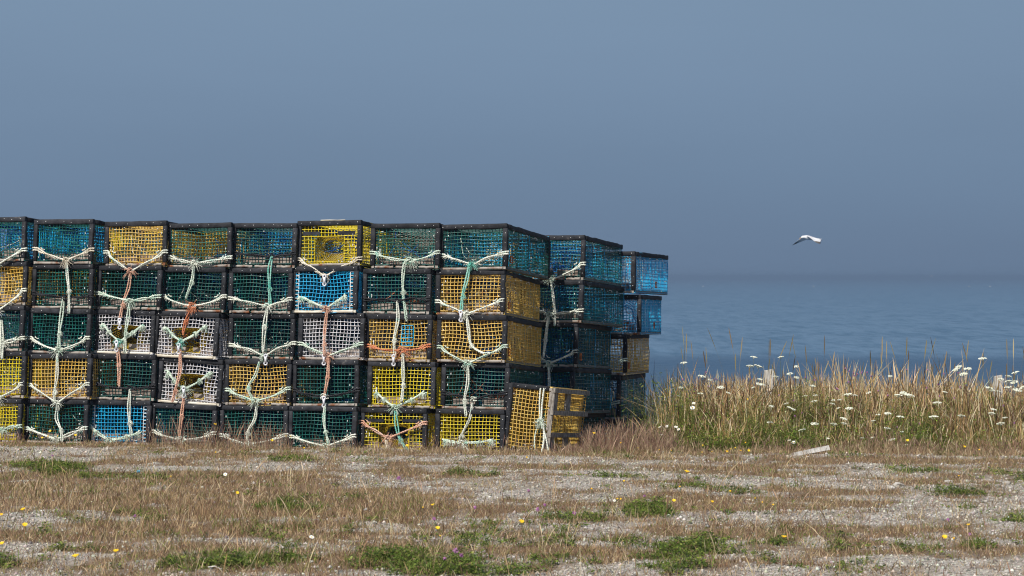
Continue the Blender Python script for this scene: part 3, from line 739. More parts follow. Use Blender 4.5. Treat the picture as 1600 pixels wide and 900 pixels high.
T = [
 ((0, 0), None, (-6, 414), (41, 390), 'pale', None, None, 'post', None, None),
 ((0, 1), (52, 389), (103, 406), (146, 390), 'cream', [(104, 410), (104, 430), (108, 455), (107, 486)], 'pale', 'post', 'cream', None),
 ((0, 2), (163, 394), (204, 423), (261, 393), 'pale', [(203, 428), (201, 450), (193, 475), (187, 496)], 'peach', 'post', 'peach', (187, 506)),
 ((0, 3), (259, 401), (304, 411), (362, 402), 'pale', [(303, 416), (299, 440), (292, 464)], 'mint', 'post', 'pale', None),
 ((0, 4), (362, 395), (424, 401), (462, 395), 'black', [(425, 400), (421, 420), (423, 450), (421, 476)], 'teal', 'post', 'black', None),
 ((0, 5), (462, 405), (508, 431), (565, 404), 'cream', None, None, 'post', 'cream', (507, 438)),
 ((0, 6), (579, 395), (641, 407), (687, 394), 'mint', [(635, 405), (631, 420), (631, 455), (634, 498)], 'mint', 'post', 'mint', None),
 ((0, 7), (687, 399), (738, 413), (794, 395), 'pale', [(734, 410), (730, 438), (724, 462), (720, 482)], 'teal', 'post', 'teal', (720, 494)),
 ((1, 0), None, (-6, 486), (41, 453), 'pale', None, None, 'post', None, None),
 ((1, 1), (50, 458), (104, 465), (145, 462), 'black', [(99, 465), (95, 490), (93, 520), (91, 543)], 'mint', 'post', 'black', None),
 ((1, 2), (149, 458), (203, 470), (251, 463), 'mint', [(202, 474), (199, 500), (197, 520), (194, 548)], 'mint', 'post', 'mint', None),
 ((1, 3), (251, 462), (300, 478), (353, 463), 'pale', [(299, 482), (292, 500), (287, 520)], 'orange', 'post', 'orange', None),
 ((1, 4), (356, 466), (418, 478), (456, 467), 'pale', [(417, 482), (414, 510), (412, 548)], 'pale', 'post', 'pale', None),
 ((1, 5), (467, 465), (510, 481), (541, 463), 'mint', [(511, 484), (508, 510), (507, 535), (506, 552)], 'peach', 'mesh', 'peach', None),
 ((1, 6), (568, 468), (621, 470), (671, 467), 'black', [(620, 470), (621, 500), (617, 530), (616, 553)], 'pale', 'post', 'black', (615, 563)),
 ((1, 7), (681, 471), (729, 490), (788, 469), 'pale', [(729, 494), (731, 515), (737, 538), (752, 552), (764, 551)], 'pale', 'post', 'pale', None),
 ((2, 0), None, (3, 535), (38, 528), 'pale', [(2, 500), (3, 530), (4, 558)], 'pale', 'post', 'pale', None),
 ((2, 1), (43, 528), (91, 547), (140, 528), 'pale', [(89, 552), (90, 585), (86, 612), (84, 628)], 'pale', 'post', 'mint', None),
 ((2, 2), (158, 506), (186, 533), (226, 508), 'mint', [(183, 540), (186, 570), (187, 602)], 'peach', 'mesh', 'teal', (182, 541)),
 ((2, 3), (256, 512), (283, 533), (324, 510), 'mint', [(281, 545), (281, 580), (274, 610), (269, 625)], 'peach', 'mesh', 'teal', (279, 545)),
 ((2, 4), (358, 539), (413, 556), (462, 536), 'pale', [(405, 566), (398, 585), (390, 605), (393, 622)], 'mint', 'post', 'mint', (415, 562)),
 ((2, 5), (466, 537), (513, 555), (568, 537), 'mint', [(513, 560), (512, 590), (508, 617)], 'peach', 'post', 'peach', (506, 562)),
 ((2, 6), (571, 540), (628, 547), (673, 540), 'orange', [(629, 552), (629, 585), (630, 600), (627, 624)], 'pale', 'post', 'orange', None),
 ((2, 7), (683, 542), (731, 567), (792, 541), 'mint', [(731, 571), (730, 600), (726, 625), (727, 648)], 'pale', 'post', 'mint', None),
 ((3, 0), None, (-4, 621), (37, 600), 'pale', None, None, 'post', None, None),
 ((3, 1), (42, 601), (89, 629), (140, 600), 'pale', [(90, 634), (87, 655), (94, 670), (96, 687)], 'pale', 'post', 'pale', None),
 ((3, 2), (142, 600), (204, 607), (242, 604), 'black', [(203, 608), (201, 635), (202, 660), (204, 677)], 'pale', 'post', 'black', None),
 ((3, 3), (260, 582), (288, 608), (332, 582), 'mint', [(287, 620), (285, 650), (281, 684)], 'peach', 'mesh', 'mint', (287, 613)),
 ((3, 4), (352, 609), (399, 626), (454, 607), 'mint', [(401, 634), (396, 655), (388, 675), (386, 694)], 'pale', 'post', 'mint', None),
 ((3, 5), (456, 609), (507, 620), (562, 609), 'black', [(508, 630), (506, 655), (510, 675), (513, 692)], 'mint', 'post', 'pale', (506, 628)),
 ((3, 6), (586, 613), (617, 636), (665, 614), 'mint', [(617, 642), (620, 665), (626, 685), (635, 704)], 'teal', 'mesh', 'mint', None),
 ((3, 7), (690, 614), (740, 624), (795, 614), 'black', [(738, 630), (733, 655), (722, 680), (713, 701)], 'pale', 'post', 'pale', None),
 ((4, 0), None, (4, 671), (33, 666), 'mint', None, None, 'post', None, None),
 ((4, 1), (37, 669), (88, 686), (136, 669), 'pale', None, None, 'post', 'pale', None),
 ((4, 2), (134, 664), (172, 688), (220, 676), 'mint', None, None, 'mesh', 'mint', None),
 ((4, 3), (235, 674), (283, 687), (337, 677), 'pale', None, None, 'post', 'pale', None),
 ((4, 4), (342, 680), (388, 694), (450, 680), 'pale', None, None, 'post', 'pale', None),
 ((4, 5), (451, 682), (508, 697), (556, 681), 'pale', None, None, 'post', 'mint', None),
 ((4, 6), (561, 659), (606, 684), (667, 661), 'peach', [(603, 688), (605, 697), (610, 704)], 'cream', 'post', 'peach', None),
 ((4, 7), (693, 690), (722, 692), (772, 690), 'mint', [(722, 694), (727, 700), (733, 706)], 'pale', 'mesh', 'pale', None),
]
for k, (key, Lp, K, Rp, col, tail, tcol, style, kcol, tog) in enumerate(T):
    do_rope(key, Lp, K, Rp, col, tail, tcol, style, kcol, tog, desc=dsc(*key), seed=k*13, slack=rj.uniform(-1, 1))
EX = [((0, 'B'), (828, 424), (860, 437), (914, 412), 'pale', [(861, 440), (865, 465), (868, 485), (866, 506)], 'on the top trap of the stack set back right'),
      ((1, 'B'), (836, 484), (858, 491), (911, 485), 'pale', [(856, 496), (852, 530), (850, 556)], 'on the second trap of the stack set back right'),
      ((2, 'B'), (842, 558), (858, 567), (902, 549), 'pale', [(857, 572), (858, 604)], 'on the middle trap of the stack set back right')]
for k, (key, Lp, K, Rp, col, tail, d) in enumerate(EX):
    do_rope(key, Lp, K, Rp, col, tail, 'pale', 'post', 'mint', None, desc=d, seed=900+k)
for k, (key, a, b, d) in enumerate([((2, 'C'), (979, 562), (966, 567), 'third'), ((3, 'C'), (968, 628), (955, 631), 'fourth')]):
    mb = MB()
    for dy in (-1.7, 1.7):
        laid(mb, [onplane(key, a[0]+1, a[1]+dy, -.015), onplane(key, a[0], a[1]+dy, .022), onplane(key, (a[0]+b[0])/2, a[1]+dy+1, .028), onplane(key, b[0], b[1]+dy, .026)])
    o = link('trap_rope', mb.mesh('rope', True), None, M['rope_mint']); tag(o, f"short mint rope end round the corner post of the rearmost stack, {d} trap down", 'rope', 'bridle ropes tied across the trap ends')
# rope over the loose trap
mb = MB(); key = 'loose'
laid(mb, [onplane(key, 845, 606, -.03), onplane(key, 844.5, 607.5, .022), onplane(key, 843, 630, .026), onplane(key, 844, 655, .03)])
laid(mb, [onplane(key, 850, 606, -.03), onplane(key, 850, 607.5, .022), onplane(key, 847, 632, .026), onplane(key, 846, 655, .03)])
laid(mb, [onplane(key, 845, 658, .03), onplane(key, 852, 680, .035), onplane(key, 857, 704, .04)], .007)
laid(mb, [onplane(key, 849, 660, .03), onplane(key, 850, 685, .035), onplane(key, 846, 710, .045)], .009)
kk = knot_mesh(onplane(key, 844, 658, .035), .024, True, 5)
root = empty('trap_rope', onplane(key, 844, 658, .035)); tag(root, 'pale rope knotted over the loose trap lying on its side', 'rope')
link('rope', shift(mb, root.location).mesh('rope', True), root, M['rope_pale']); link('knot', shift(kk, root.location).mesh('knot', True), root, M['rope_mint'])
mb = MB(); laid(mb, [onplane(key, 842, 660, .03), onplane(key, 836, 680, .03), onplane(key, 835, 700, .04)], .0065)
link('rope_end', shift(mb, root.location).mesh('rope', True), root, M['rope_mint'])

# ------------------------------------------------------------------ dry grass and weeds on the gravel
def scatter(n, x0, x1, y0, y1, maskf, power=1):
    xs, ys = [], []; tot = 0
    for _ in range(60):
        y = rng.uniform(y0, y1, n*2); x = rng.uniform(-1, 1, n*2)*y*.25 if x0 is None else rng.uniform(x0, x1, n*2)
        k = rng.random(n*2) < maskf(x, y)**power
        xs.append(x[k]); ys.append(y[k]); tot += k.sum()
        if tot >= n: break
    return np.concatenate(xs)[:n], np.concatenate(ys)[:n]
STRAW = [(.48, .34, .19), (.35, .235, .125), (.21, .125, .07), (.56, .44, .28), (.19, .10, .06), (.17, .19, .045)]
parts = []
cx, cy = scatter(6800, None, None, 9.6, 18.5, mask_dry)
nb = 11; X = np.repeat(cx, nb)+rng.normal(0, .05, len(cx)*nb); Y = np.repeat(cy, nb)+rng.normal(0, .06, len(cx)*nb); n_ = len(X)
tallp = np.clip(gsum(cx, cy, [(330, 815, 260, 40, 1), (630, 800, 60, 30, 1.1), (60, 800, 90, 60, .7), (900, 850, 110, 22, .5)]), 0, 1)
hh = np.repeat((.014+.034*rng.random(len(cx))**2)*(1-tallp)+tallp*(.016+.07*rng.random(len(cx))**2), nb)*rng.uniform(.4, 1.3, n_)
tuft = np.repeat(rng.choice(6, len(cx), p=[.22, .22, .15, .13, .14, .14]), nb)
cc = np.array(STRAW)[tuft]*(1+rng.normal(0, .2, (n_, 1))); cc = np.clip(cc, .02, .8)
parts.append(blades(X, Y, hgt(X, Y)-.005, hh, rng.uniform(.1, 1.1, n_), rng.uniform(0, 6.28, n_), rng.uniform(.0012, .0024, n_), cc))
# thin low blades everywhere
X, Y = scatter(42000, None, None, 9.6, 18.6, lambda x, y: np.clip(mask_dry(x, y)*.8+.14, 0, 1)); n_ = len(X)
parts.append(blades(X, Y, hgt(X, Y)-.004, .015+.04*rng.random(n_), rng.uniform(.3, 1.6, n_), rng.uniform(0, 6.28, n_), rng.uniform(.001, .002, n_), pal(n_, STRAW, [3, 3, 2, 2, 1, 2])))
# tall wisps
X, Y = scatter(900, None, None, 9.8, 17.8, mask_dry, 1.6); n_ = len(X)
parts.append(blades(X, Y, hgt(X, Y)-.005, .07+.13*rng.random(n_), rng.uniform(.1, .8, n_), rng.uniform(0, 6.28, n_), rng.uniform(.0009, .0014, n_), pal(n_, STRAW[:4], [3, 2, 1, 3]), k=5, prof=[1, .9, 1, 2.2, .3]))
V, Q, C = merge(parts); tag(link('dry_grass', big_mesh('dry_grass', V, Q, C, M['blade'])), 'short dry straw coloured grass tufts scattered over the gravel', 'grass', kind='stuff')
# fringe under the stack and reddish grass beside it
parts = []
def fringe(n, xa, xb, yfun, ysd, h0, h1, cols, w, lean=(.1, .9)):
    X = rng.uniform(xa, xb, n); Y = yfun(X)+rng.normal(0, ysd, n)
    k = fbm(X*3, Y*3, 5) > .36; X, Y = X[k], Y[k]; n = len(X)
    parts.append(blades(X, Y, hgt(X, Y)-.01, (h0+(h1-h0)*rng.random(n)**1.5)*(.5+fbm(X*1.7, Y*0, 8)), rng.uniform(*lean, n), rng.uniform(0, 6.28, n), rng.uniform(w*.7, w*1.3, n), pal(n, *cols), k=5, prof=[1, .9, .8, 1.3, .2]))
stackfront = lambda X: 17.95-.2*(X+3)*.5-.02
RED = ([(.26, .15, .11), (.36, .23, .16), (.16, .09, .065), (.46, .34, .22)], [3, 3, 2, 3])
TAN = ([(.44, .32, .19), (.34, .24, .14), (.24, .2, .08), (.5, .4, .26)], [3, 3, 1, 2])
fringe(4200, -5, .9, lambda X: 18.22-.205*(X+4.2), .09, .02, .065, TAN, .0013)
fringe(900, -4.6, .2, lambda X: 18.26-.205*(X+4.2), .05, .05, .16, RED, .0011, (.1, .5))
fringe(520, -2.95, -1.7, lambda X: 18.15-.205*(X+4.2), .06, .08, .26, RED, .0011, (.1, .5))
fringe(3000, .56, 1.35, lambda X: 17.75+.5*(X-.3), .22, .06, .30, RED, .0009, (.1, .7))
fringe(500, .3, .7, lambda X: 17.5+0*X, .08, .04, .12, RED, .0009, (.1, .7))
fringe(3600, .9, 5, lambda X: 17.98+0*X, .08, .04, .17, RED, .0012, (.1, .8))
fringe(5200, .3, 5.2, lambda X: 17.80+0*X, .09, .02, .085, TAN, .0013)
V, Q, C = merge(parts); tag(link('fringe_grass', big_mesh('fringe_grass', V, Q, C, M['blade'])), 'reddish brown and straw grass along the foot of the traps', 'grass', kind='stuff')

# clover and low green leaves
def leaves(x, y, z, s, col, n3=3):
    V, Q, C = [], [], []
    for k in range(n3):
        n = len(x); a = rng.uniform(0, 6.28, n) if k == 0 else a+2.09
        tiltv = rng.uniform(-.5, .7, n)
        d = np.stack([np.cos(a), np.sin(a), tiltv], -1); pz = np.stack([-np.sin(a), np.cos(a), rng.normal(0, .3, n)], -1)
        c = np.stack([x, y, z], -1)
        p = np.stack([c, c+d*s[:, None]*.55+pz*s[:, None]*.45, c+d*s[:, None]*1.1, c+d*s[:, None]*.55-pz*s[:, None]*.45], 1)
        V.append(p.reshape(-1, 3)); C.append(np.repeat(col*(1+rng.normal(0, .12, (n, 1))), 4, 0))
    V = np.concatenate(V); return V, np.arange(len(V)).reshape(-1, 4), np.clip(np.concatenate(C), .003, 1)
X, Y = scatter(19000, None, None, 9.7, 18.4, mask_green, 1.0); n_ = len(X)
GR = [(.10, .15, .022), (.16, .22, .035), (.24, .28, .06), (.05, .08, .017), (.24, .17, .09)]
up = (fbm(X*9, Y*9, 4)**2)*.17*mask_green(X, Y)
parts = [leaves(X, Y, hgt(X, Y)+.006+up*rng.random(n_), rng.uniform(.005, .016, n_), pal(n_, GR, [3, 3, 2, 2, 1.3]))]
X, Y = scatter(7000, None, None, 9.7, 18.4, mask_green, 1.3); n_ = len(X)
parts.append(blades(X, Y, hgt(X, Y), .02+.06*rng.random(n_), rng.uniform(.2, 1.2, n_), rng.uniform(0, 6.28, n_), rng.uniform(.0012, .0025, n_), pal(n_, GR, [3, 3, 2, 2, 1.3])))
V, Q, C = merge(parts); tag(link('clover', big_mesh('clover', V, Q, C, M['leaf'])), 'low green clover and weeds in patches on the gravel', 'ground cover', kind='stuff')

# gravel pebbles
def pebbles(n):
    X, Y = scatter(n, None, None, 9.6, 18.2, lambda x, y: np.clip(1-mask_dry(x, y)*1.1-mask_green(x, y), .05, 1))
    s = .0018+.007*rng.random(n)**12+.0018*rng.random(n); z = hgt(X, Y)+s*.2
    O = np.array([(1, 0, 0), (0, 1, 0), (-1, 0, 0), (0, -1, 0), (0, 0, .7), (0, 0, -.6)])
    J = O[None]*(1+rng.normal(0, .25, (n, 6, 3))); a = rng.uniform(0, 6.28, n)
    ca, sa = np.cos(a)[:, None], np.sin(a)[:, None]
    V = np.stack([J[..., 0]*ca-J[..., 1]*sa, J[..., 0]*sa+J[..., 1]*ca, J[..., 2]], -1)*s[:, None, None]*1.6+np.stack([X, Y, z], -1)[:, None]
    T_ = np.array([(0, 1, 4), (1, 2, 4), (2, 3, 4), (3, 0, 4), (1, 0, 5), (2, 1, 5), (3, 2, 5), (0, 3, 5)])
    Q = (T_[None]+np.arange(n)[:, None, None]*6).reshape(-1, 3)
    C = np.repeat(pal(n, [(.46, .42, .36), (.34, .305, .26), (.58, .54, .47), (.18, .165, .145)], [4, 4, 1.6, 2.4], .15), 6, 0)
    return V.reshape(-1, 3), Q, C
V, Q, C = pebbles(60000); tag(link('gravel', big_mesh('gravel', V, Q, C, M['pebble'], 3)), 'loose grey beige gravel stones strewn over the ground', 'gravel', kind='stuff')

# ------------------------------------------------------------------ tall grass bank on the right
parts = []
def edge(x): return 17.98+.10*np.sin(x*2.3)+.06*np.sin(x*5.7+1)
def tallprof(x, y): return np.clip((y-edge(x))/1.0, .08, 1)*(.66+.20*fbm(x*.9, y*.7, 61)+.07*np.exp(-((x-1.6)/.7)**2))
def inside_stack(x, y): return (x < 1.15+.34*(y-18.6)) & (y < 21.6)
def bank(n, y0, y1, x0=.5, x1=6.0, p=1.0):
    Y = y0+(y1-y0)*rng.random(n)**p; X = rng.uniform(x0, x1, n); Y = np.maximum(Y, edge(X)+.02)
    k = ~inside_stack(X, Y) & (rng.random(n) < np.clip(.6+.9*(fbm(X*3, Y*3, 91)-.35), .1, 1)); return X[k], Y[k]
PAL1 = [(.62, .44, .22), (.45, .29, .125), (.30, .18, .07), (.17, .095, .045), (.20, .22, .05), (.78, .62, .40)]
BROWN = [(.20, .11, .07), (.14, .075, .05), (.27, .16, .10), (.10, .06, .04)]
# leaves and stems
X, Y = bank(78000, 18.0, 23.0, p=1.6); n_ = len(X); hgrow = tallprof(X, Y)
gp = fbm(X*1.3, Y*1.1, 71); px, py = pix(X, Y)
gp = gp+.22*np.exp(-((px-1110)/100)**2)+.22*np.exp(-((px-1215)/60)**2)+.12*np.exp(-((px-1430)/70)**2)-.05
cc = pal(n_, PAL1, [4, 4, 3, 2.2, 1.2, 2.5], .2); gcol = pal(n_, [(.16, .22, .04), (.25, .28, .06), (.09, .13, .022)], [3, 2, 2])
kb = rng.random(n_) < .18+.25*(fbm(X*2, Y*2, 12) > .55); cc = np.where(kb[:, None], pal(n_, BROWN, [3, 3, 2, 2]), cc)
isg = rng.random(n_) < np.clip((gp-.36)*2.8+.35*(1-hgrow/.75), .12, .9)
cc = np.where(isg[:, None], gcol, cc)
h_ = hgrow*rng.uniform(.22, .78, n_)*np.where(isg | kb, .8, 1)
parts.append(blades(X, Y, hgt(X, Y), h_, np.abs(rng.normal(0, .5, n_)), rng.uniform(0, 6.28, n_), rng.uniform(.0006, .0015, n_), cc, k=5, prof=[1, 1, .8, .5, .08], tipcol=np.clip(cc*1.15, 0, .8)))
# bent and broken straws
X, Y = bank(5000, 18.0, 21.5, p=1.4); n_ = len(X)
parts.append(blades(X, Y, hgt(X, Y)+tallprof(X, Y)*.1, tallprof(X, Y)*rng.uniform(.4, .9, n_), rng.uniform(.7, 1.6, n_), rng.uniform(0, 6.28, n_), rng.uniform(.0008, .0014, n_), pal(n_, PAL1, [5, 3, 2, 1, 0, 4]), k=5))
# seeding stems
X, Y = bank(30000, 18.1, 22.5, p=1.4); n_ = len(X); hgrow = tallprof(X, Y)
h_ = hgrow*rng.uniform(.35, .95, n_); cc = pal(n_, PAL1, [5, 3, 2, 1.6, .5, 5])
parts.append(blades(X, Y, hgt(X, Y), h_, np.abs(rng.normal(0, .4, n_)), rng.uniform(0, 6.28, n_), rng.uniform(.0006, .0010, n_), cc, k=10, prof=[1, 1, 1, .9, .9, .9, 2.2, 3.6, 2.8, .3]))
# tallest pale plumes on the skyline, in loose groups
X, Y = bank(3000, 18.7, 22.0, p=1.2); k = fbm(X*1.9, Y*.6, 44) > .55; X, Y = X[k], Y[k]; n_ = len(X); hgrow = tallprof(X, Y)
parts.append(blades(X, Y, hgt(X, Y), hgrow*rng.uniform(.8, 1.18, n_), np.abs(rng.normal(0, .3, n_)), rng.uniform(0, 6.28, n_), rng.uniform(.0009, .0013, n_), pal(n_, PAL1, [5, 2, 0, 1, 0, 6]), k=10, prof=[1, 1, 1, .9, .9, .9, 1.8, 3.6, 2.6, .3]))
# timothy like heads
X, Y = bank(210, 18.6, 21.0, p=1.0); n_ = len(X)
parts.append(blades(X, Y, hgt(X, Y), tallprof(X, Y)*rng.uniform(.95, 1.4, n_), rng.uniform(.0, .25, n_), rng.uniform(0, 6.28, n_), rng.uniform(.0008, .0009, n_), pal(n_, [(.30, .24, .13), (.20, .14, .08), (.40, .33, .19)], [3, 2, 2]), k=30, prof=[1]*25+[4.5, 5.6, 5.6, 5, 1.5]))
# brown docks and thistle stalks
X, Y = bank(3600, 18.3, 20.5, p=1.2); n_ = len(X)
parts.append(blades(X, Y, hgt(X, Y), tallprof(X, Y)*rng.uniform(.4, .9, n_), rng.uniform(.0, .3, n_), rng.uniform(0, 6.28, n_), rng.uniform(.0011, .0015, n_), pal(n_, BROWN, [3, 3, 1, 2]), k=12, prof=[1, 1, 1, .8, .8, 2.5, 1.2, 3.2, 1.4, 3.4, 1.6, .5]))
# behind the stacks, sparse
X = rng.uniform(-7, 1.5, 2500); Y = rng.uniform(21.9, 24.5, 2500); n_ = 2500
parts.append(blades(X, Y, hgt(X, Y), rng.uniform(.3, .7, n_), rng.uniform(.02, .4, n_), rng.uniform(0, 6.28, n_), rng.uniform(.0015, .003, n_), pal(n_, PAL1, [4, 4, 3, 2, 2, 3]), k=5))
V, Q, C = merge(parts); tag(link('tall_grass', big_mesh('tall_grass', V, Q, C, M['blade'])), 'tall seeding straw coloured grass on the bank above the sea', 'grass', kind='stuff')
# green weeds low in the bank
X, Y = bank(95000, 18.0, 19.6, p=1.5); n_ = len(X)
px, py = pix(X, Y)
zz = hgt(X, Y)+(.05+tallprof(X, Y))*rng.random(n_)*.62
dens = np.clip((fbm(X*1.6, Y*1.2, 81)-.36)*4.5, 0, 1)+np.exp(-((px-1110)/110)**2)*.8+np.exp(-((px-1215)/60)**2)*.9+np.exp(-((px-1420)/60)**2)*.45
k = rng.random(n_) < dens*.9; X, Y, zz = X[k], Y[k], zz[k]; n_ = len(X)
V1 = leaves(X, Y, zz, rng.uniform(.006, .016, n_), pal(n_, [(.14, .21, .025), (.21, .29, .04), (.30, .34, .07), (.08, .12, .02)], [3, 3, 2, 2]), 2)
parts = [V1]
k = np.arange(0, n_, 3)
parts.append(blades(X[k], Y[k], hgt(X[k], Y[k]), tallprof(X[k], Y[k])*.5, rng.uniform(0, .3, len(k)), rng.uniform(0, 6.28, len(k)), rng.uniform(.001, .002, len(k)), pal(len(k), [(.12, .15, .04), (.16, .18, .05)], [1, 1])))
# leafy plants at the front of the bank
nl = 34000
X = rng.uniform(.9, 4.6, nl); Y = 18.0+rng.random(nl)**1.0*.9; Y = np.maximum(Y, edge(X)+.02); px, py = pix(X, Y)
zone = np.exp(-((px-1100)/75)**2)*.9+np.exp(-((px-1215)/55)**2)+.5*np.exp(-((px-1420)/60)**2)+.3*np.exp(-((px-1310)/50)**2)+.25*np.exp(-((px-1560)/50)**2)+.05
clump = np.clip((fbm(X*5, Y*4, 93)-.40)*6, 0, 1)
k = rng.random(nl) < zone*clump; X, Y = X[k], Y[k]; n_ = len(X); top = (.08+.55*np.clip((Y-18.0)/.7, 0, 1))*(.25+1.3*fbm(X*4, Y*3, 95))
parts.append(leaves(X, Y, hgt(X, Y)+top*rng.random(n_), rng.uniform(.007, .017, n_), pal(n_, [(.13, .20, .025), (.20, .28, .04), (.30, .34, .07), (.07, .11, .02)], [3, 3, 2, 2]), 2))
k = np.arange(0, n_, 4)
parts.append(blades(X[k], Y[k], hgt(X[k], Y[k]), top[k]*1.05, rng.uniform(0, .4, len(k)), rng.uniform(0, 6.28, len(k)), rng.uniform(.001, .002, len(k)), pal(len(k), [(.14, .18, .04), (.2, .22, .06)], [1, 1])))
V, Q, C = merge(parts); tag(link('green_weeds', big_mesh('green_weeds', V, Q, C, M['leaf'])), 'leafy green weeds growing low in the tall grass bank', 'weeds', kind='stuff')

# ------------------------------------------------------------------ flowers: one thing each
def umbel_mesh(seed):
    random.seed(seed); mb = MB()
    for k in range(34):
        rr = .030*math.sqrt(random.random()); a = random.random()*6.28
        mb.tube([(math.cos(a)*rr, math.sin(a)*rr, -.9*(rr**2)*9-.001), (math.cos(a)*rr, math.sin(a)*rr, .004-.9*(rr**2)*9)], [.0055, .003], 6)
    for k in range(12):
        a = 6.28*k/12; mb.tube([(0, 0, -.022), (math.cos(a)*.02, math.sin(a)*.02, -.004)], .0007, 3, cap=False)
    return mb.mesh('umbel')
UMB = [umbel_mesh(s) for s in range(3)]
def disc_flower(seed, R_, n, thick, up=.3):
    random.seed(seed); mb = MB()
    for k in range(n):
        a = 6.28*k/n+random.gauss(0, .08); w = R_*2.4/n*1.5; d = Vector((math.cos(a), math.sin(a), up+random.gauss(0, .1))); s = Vector((-math.sin(a), math.cos(a), 0))*w
        i = len(mb.v); mb.v += [d*R_*.15-s*.3, d*R_*.7-s, d*R_, d*R_*.7+s, d*R_*.15+s*.3]; mb.f.append([i, i+1, i+2, i+3, i+4])
    return mb.mesh('petals')
YEL = disc_flower(1, .013, 14, .002); YEL2 = disc_flower(2, .009, 11, .002, .9); DSY = disc_flower(3, .014, 13, .002, .05)
def ball(seed, rx, rz, n=26):
    random.seed(seed); mb = MB()
    for k in range(n):
        d = Vector((random.gauss(0, 1), random.gauss(0, 1), random.gauss(0, 1)+.3)).normalized(); mb.tube([(0, 0, 0), (d.x*rx, d.y*rx, d.z*rz)], [.002, .0018], 4)
    return mb.mesh('head')
PUR = ball(4, .010, .011); PUR2 = ball(6, .007, .009); BUD = ball(5, .006, .008, 16)
def core(r, h):
    mb = MB(); mb.tube([(0, 0, -h), (0, 0, 0), (0, 0, h*.4)], [r*.5, r, r*.5], 8); return mb.mesh('core', True)
CORE = core(.005, .004)
def flower(name, loc, headmesh, material, label, group, core_mat=None, corename='flower_centre', scale=1, tl=None, curve=.03):
    z0 = hz(loc.x, loc.y); o = empty(name, (loc.x, loc.y, z0)); tag(o, label, 'flower', group)
    rr = random.Random(int(loc.x*1000)+int(loc.y*977)); bx, by = rr.uniform(-curve, curve), rr.uniform(-curve, curve); H = max(.02, loc.z-z0)
    mb = MB(); mb.tube([(bx, by, -.01), (bx*.5, by*.5, H*.5), (0, 0, H-.003*scale)], .0011, 4, cap=False); link('stem', mb.mesh('stem', True), o, M['stem'])
    h = link('flower_head', headmesh, o, M[material]); h.location = (0, 0, H); h.scale = (scale,)*3
    h.rotation_euler = tl or (rr.uniform(-.3, .3), rr.uniform(-.3, .3), rr.uniform(0, 6))
    if core_mat: c = link(corename, CORE, h, M[core_mat])
    return o
def bank_pt(x, y, extra=.0):
    """where in the bank a flower seen at this pixel stands: near the grass surface"""
    D = 18.02
    while D < 18.95:
        p = P(x, y, D); h = p.z-hz(p.x, p.y); g_ = float(tallprof(np.array([p.x]), np.array([p.y]))[0])*.72
        if g_ > h+extra: break
        D += .03
    return P(x, y, max(18.0, D-.1))
def where(x, y):
    hx = 'beside the traps' if x < 1090 else 'between the traps and the left stake' if x < 1165 else 'around the left stake' if x < 1235 else 'right of the left stake' if x < 1310 else 'in the middle of the bank' if x < 1430 else 'left of the right stake' if x < 1540 else 'by the right edge'
    hy = 'standing against the sea' if y < 592 else 'high in the grass' if y < 622 else 'halfway up the grass' if y < 655 else 'low in the grass'
    return hy+' '+hx
def gwhere(x, y):
    hx = 'at the left edge' if x < 200 else 'left of centre' if x < 560 else 'near the centre' if x < 850 else 'right of centre' if x < 1180 else 'on the right' if x < 1400 else 'near the right edge'
    hy = 'far back on the gravel' if y < 760 else 'in mid gravel' if y < 815 else 'in the near foreground'
    return hy+' '+hx
UPX = [(1178, 557, 1.0), (1220, 557, .95), (1172, 571, 1.1), (1185, 571, 1.25), (1244, 572, .8), (1234, 583, 1.0), (1068, 566, 1.0), (1097, 587, 1.2), (1110, 593, .7), (1126, 604, 1.1), (1094, 614, .9), (1188, 599, 1.25), (1188, 592, .8), (1176, 605, .8), (1212, 588, .8), (1245, 589, .8), (1270, 602, .9), (1064, 605, .7), (1059, 618, .6), (1258, 618, .8), (1272, 626, .9), (1206, 634, .8), (1234, 636, .8), (1240, 639, .7), (1203, 659, .9), (1273, 661, 1.2), (1253, 671, 1.1), (1138, 613, .7), (1228, 630, .7), (1274, 617, .7),
       (1535, 559, 1.2), (1494, 576, 1.3), (1512, 575, 1.2), (1505, 583, 1.3), (1498, 572, 1.0), (1586, 581, 1.1), (1576, 587, .9), (1574, 595, 1.1), (1584, 596, 1.2), (1590, 608, 1.5), (1598, 604, 1.2), (1546, 605, 1.1), (1575, 604, 1.1), (1564, 592, .9), (1324, 615, 1.4), (1335, 617, .9), (1404, 617, 1.3), (1420, 616, 1.7), (1412, 613, 1.1), (1357, 613, .8), (1465, 628, 1.3), (1458, 650, 1.5), (1503, 649, 1.1), (1407, 650, 1.1), (1387, 645, 1.1), (1318, 653, 1.1), (1319, 661, .8), (1386, 668, 1.0), (1327, 637, 1.1), (1303, 662, 1.0), (1391, 587, .7), (1477, 612, .8), (1550, 609, .9), (1560, 611, .8), (1393, 686, 1.0), (1418, 694, .9), (1364, 657, .7), (1363, 683, .6), (1409, 674, .6), (1553, 639, .9), (1550, 645, 1.0), (1563, 661, 1.2), (1570, 652, .8), (1310, 637, .6), (1372, 647, .7), (1302, 625, .6), (1301, 630, .8), (1311, 624, .7), (1345, 705, .7), (1347, 684, .6)]
rr = random.Random(1)
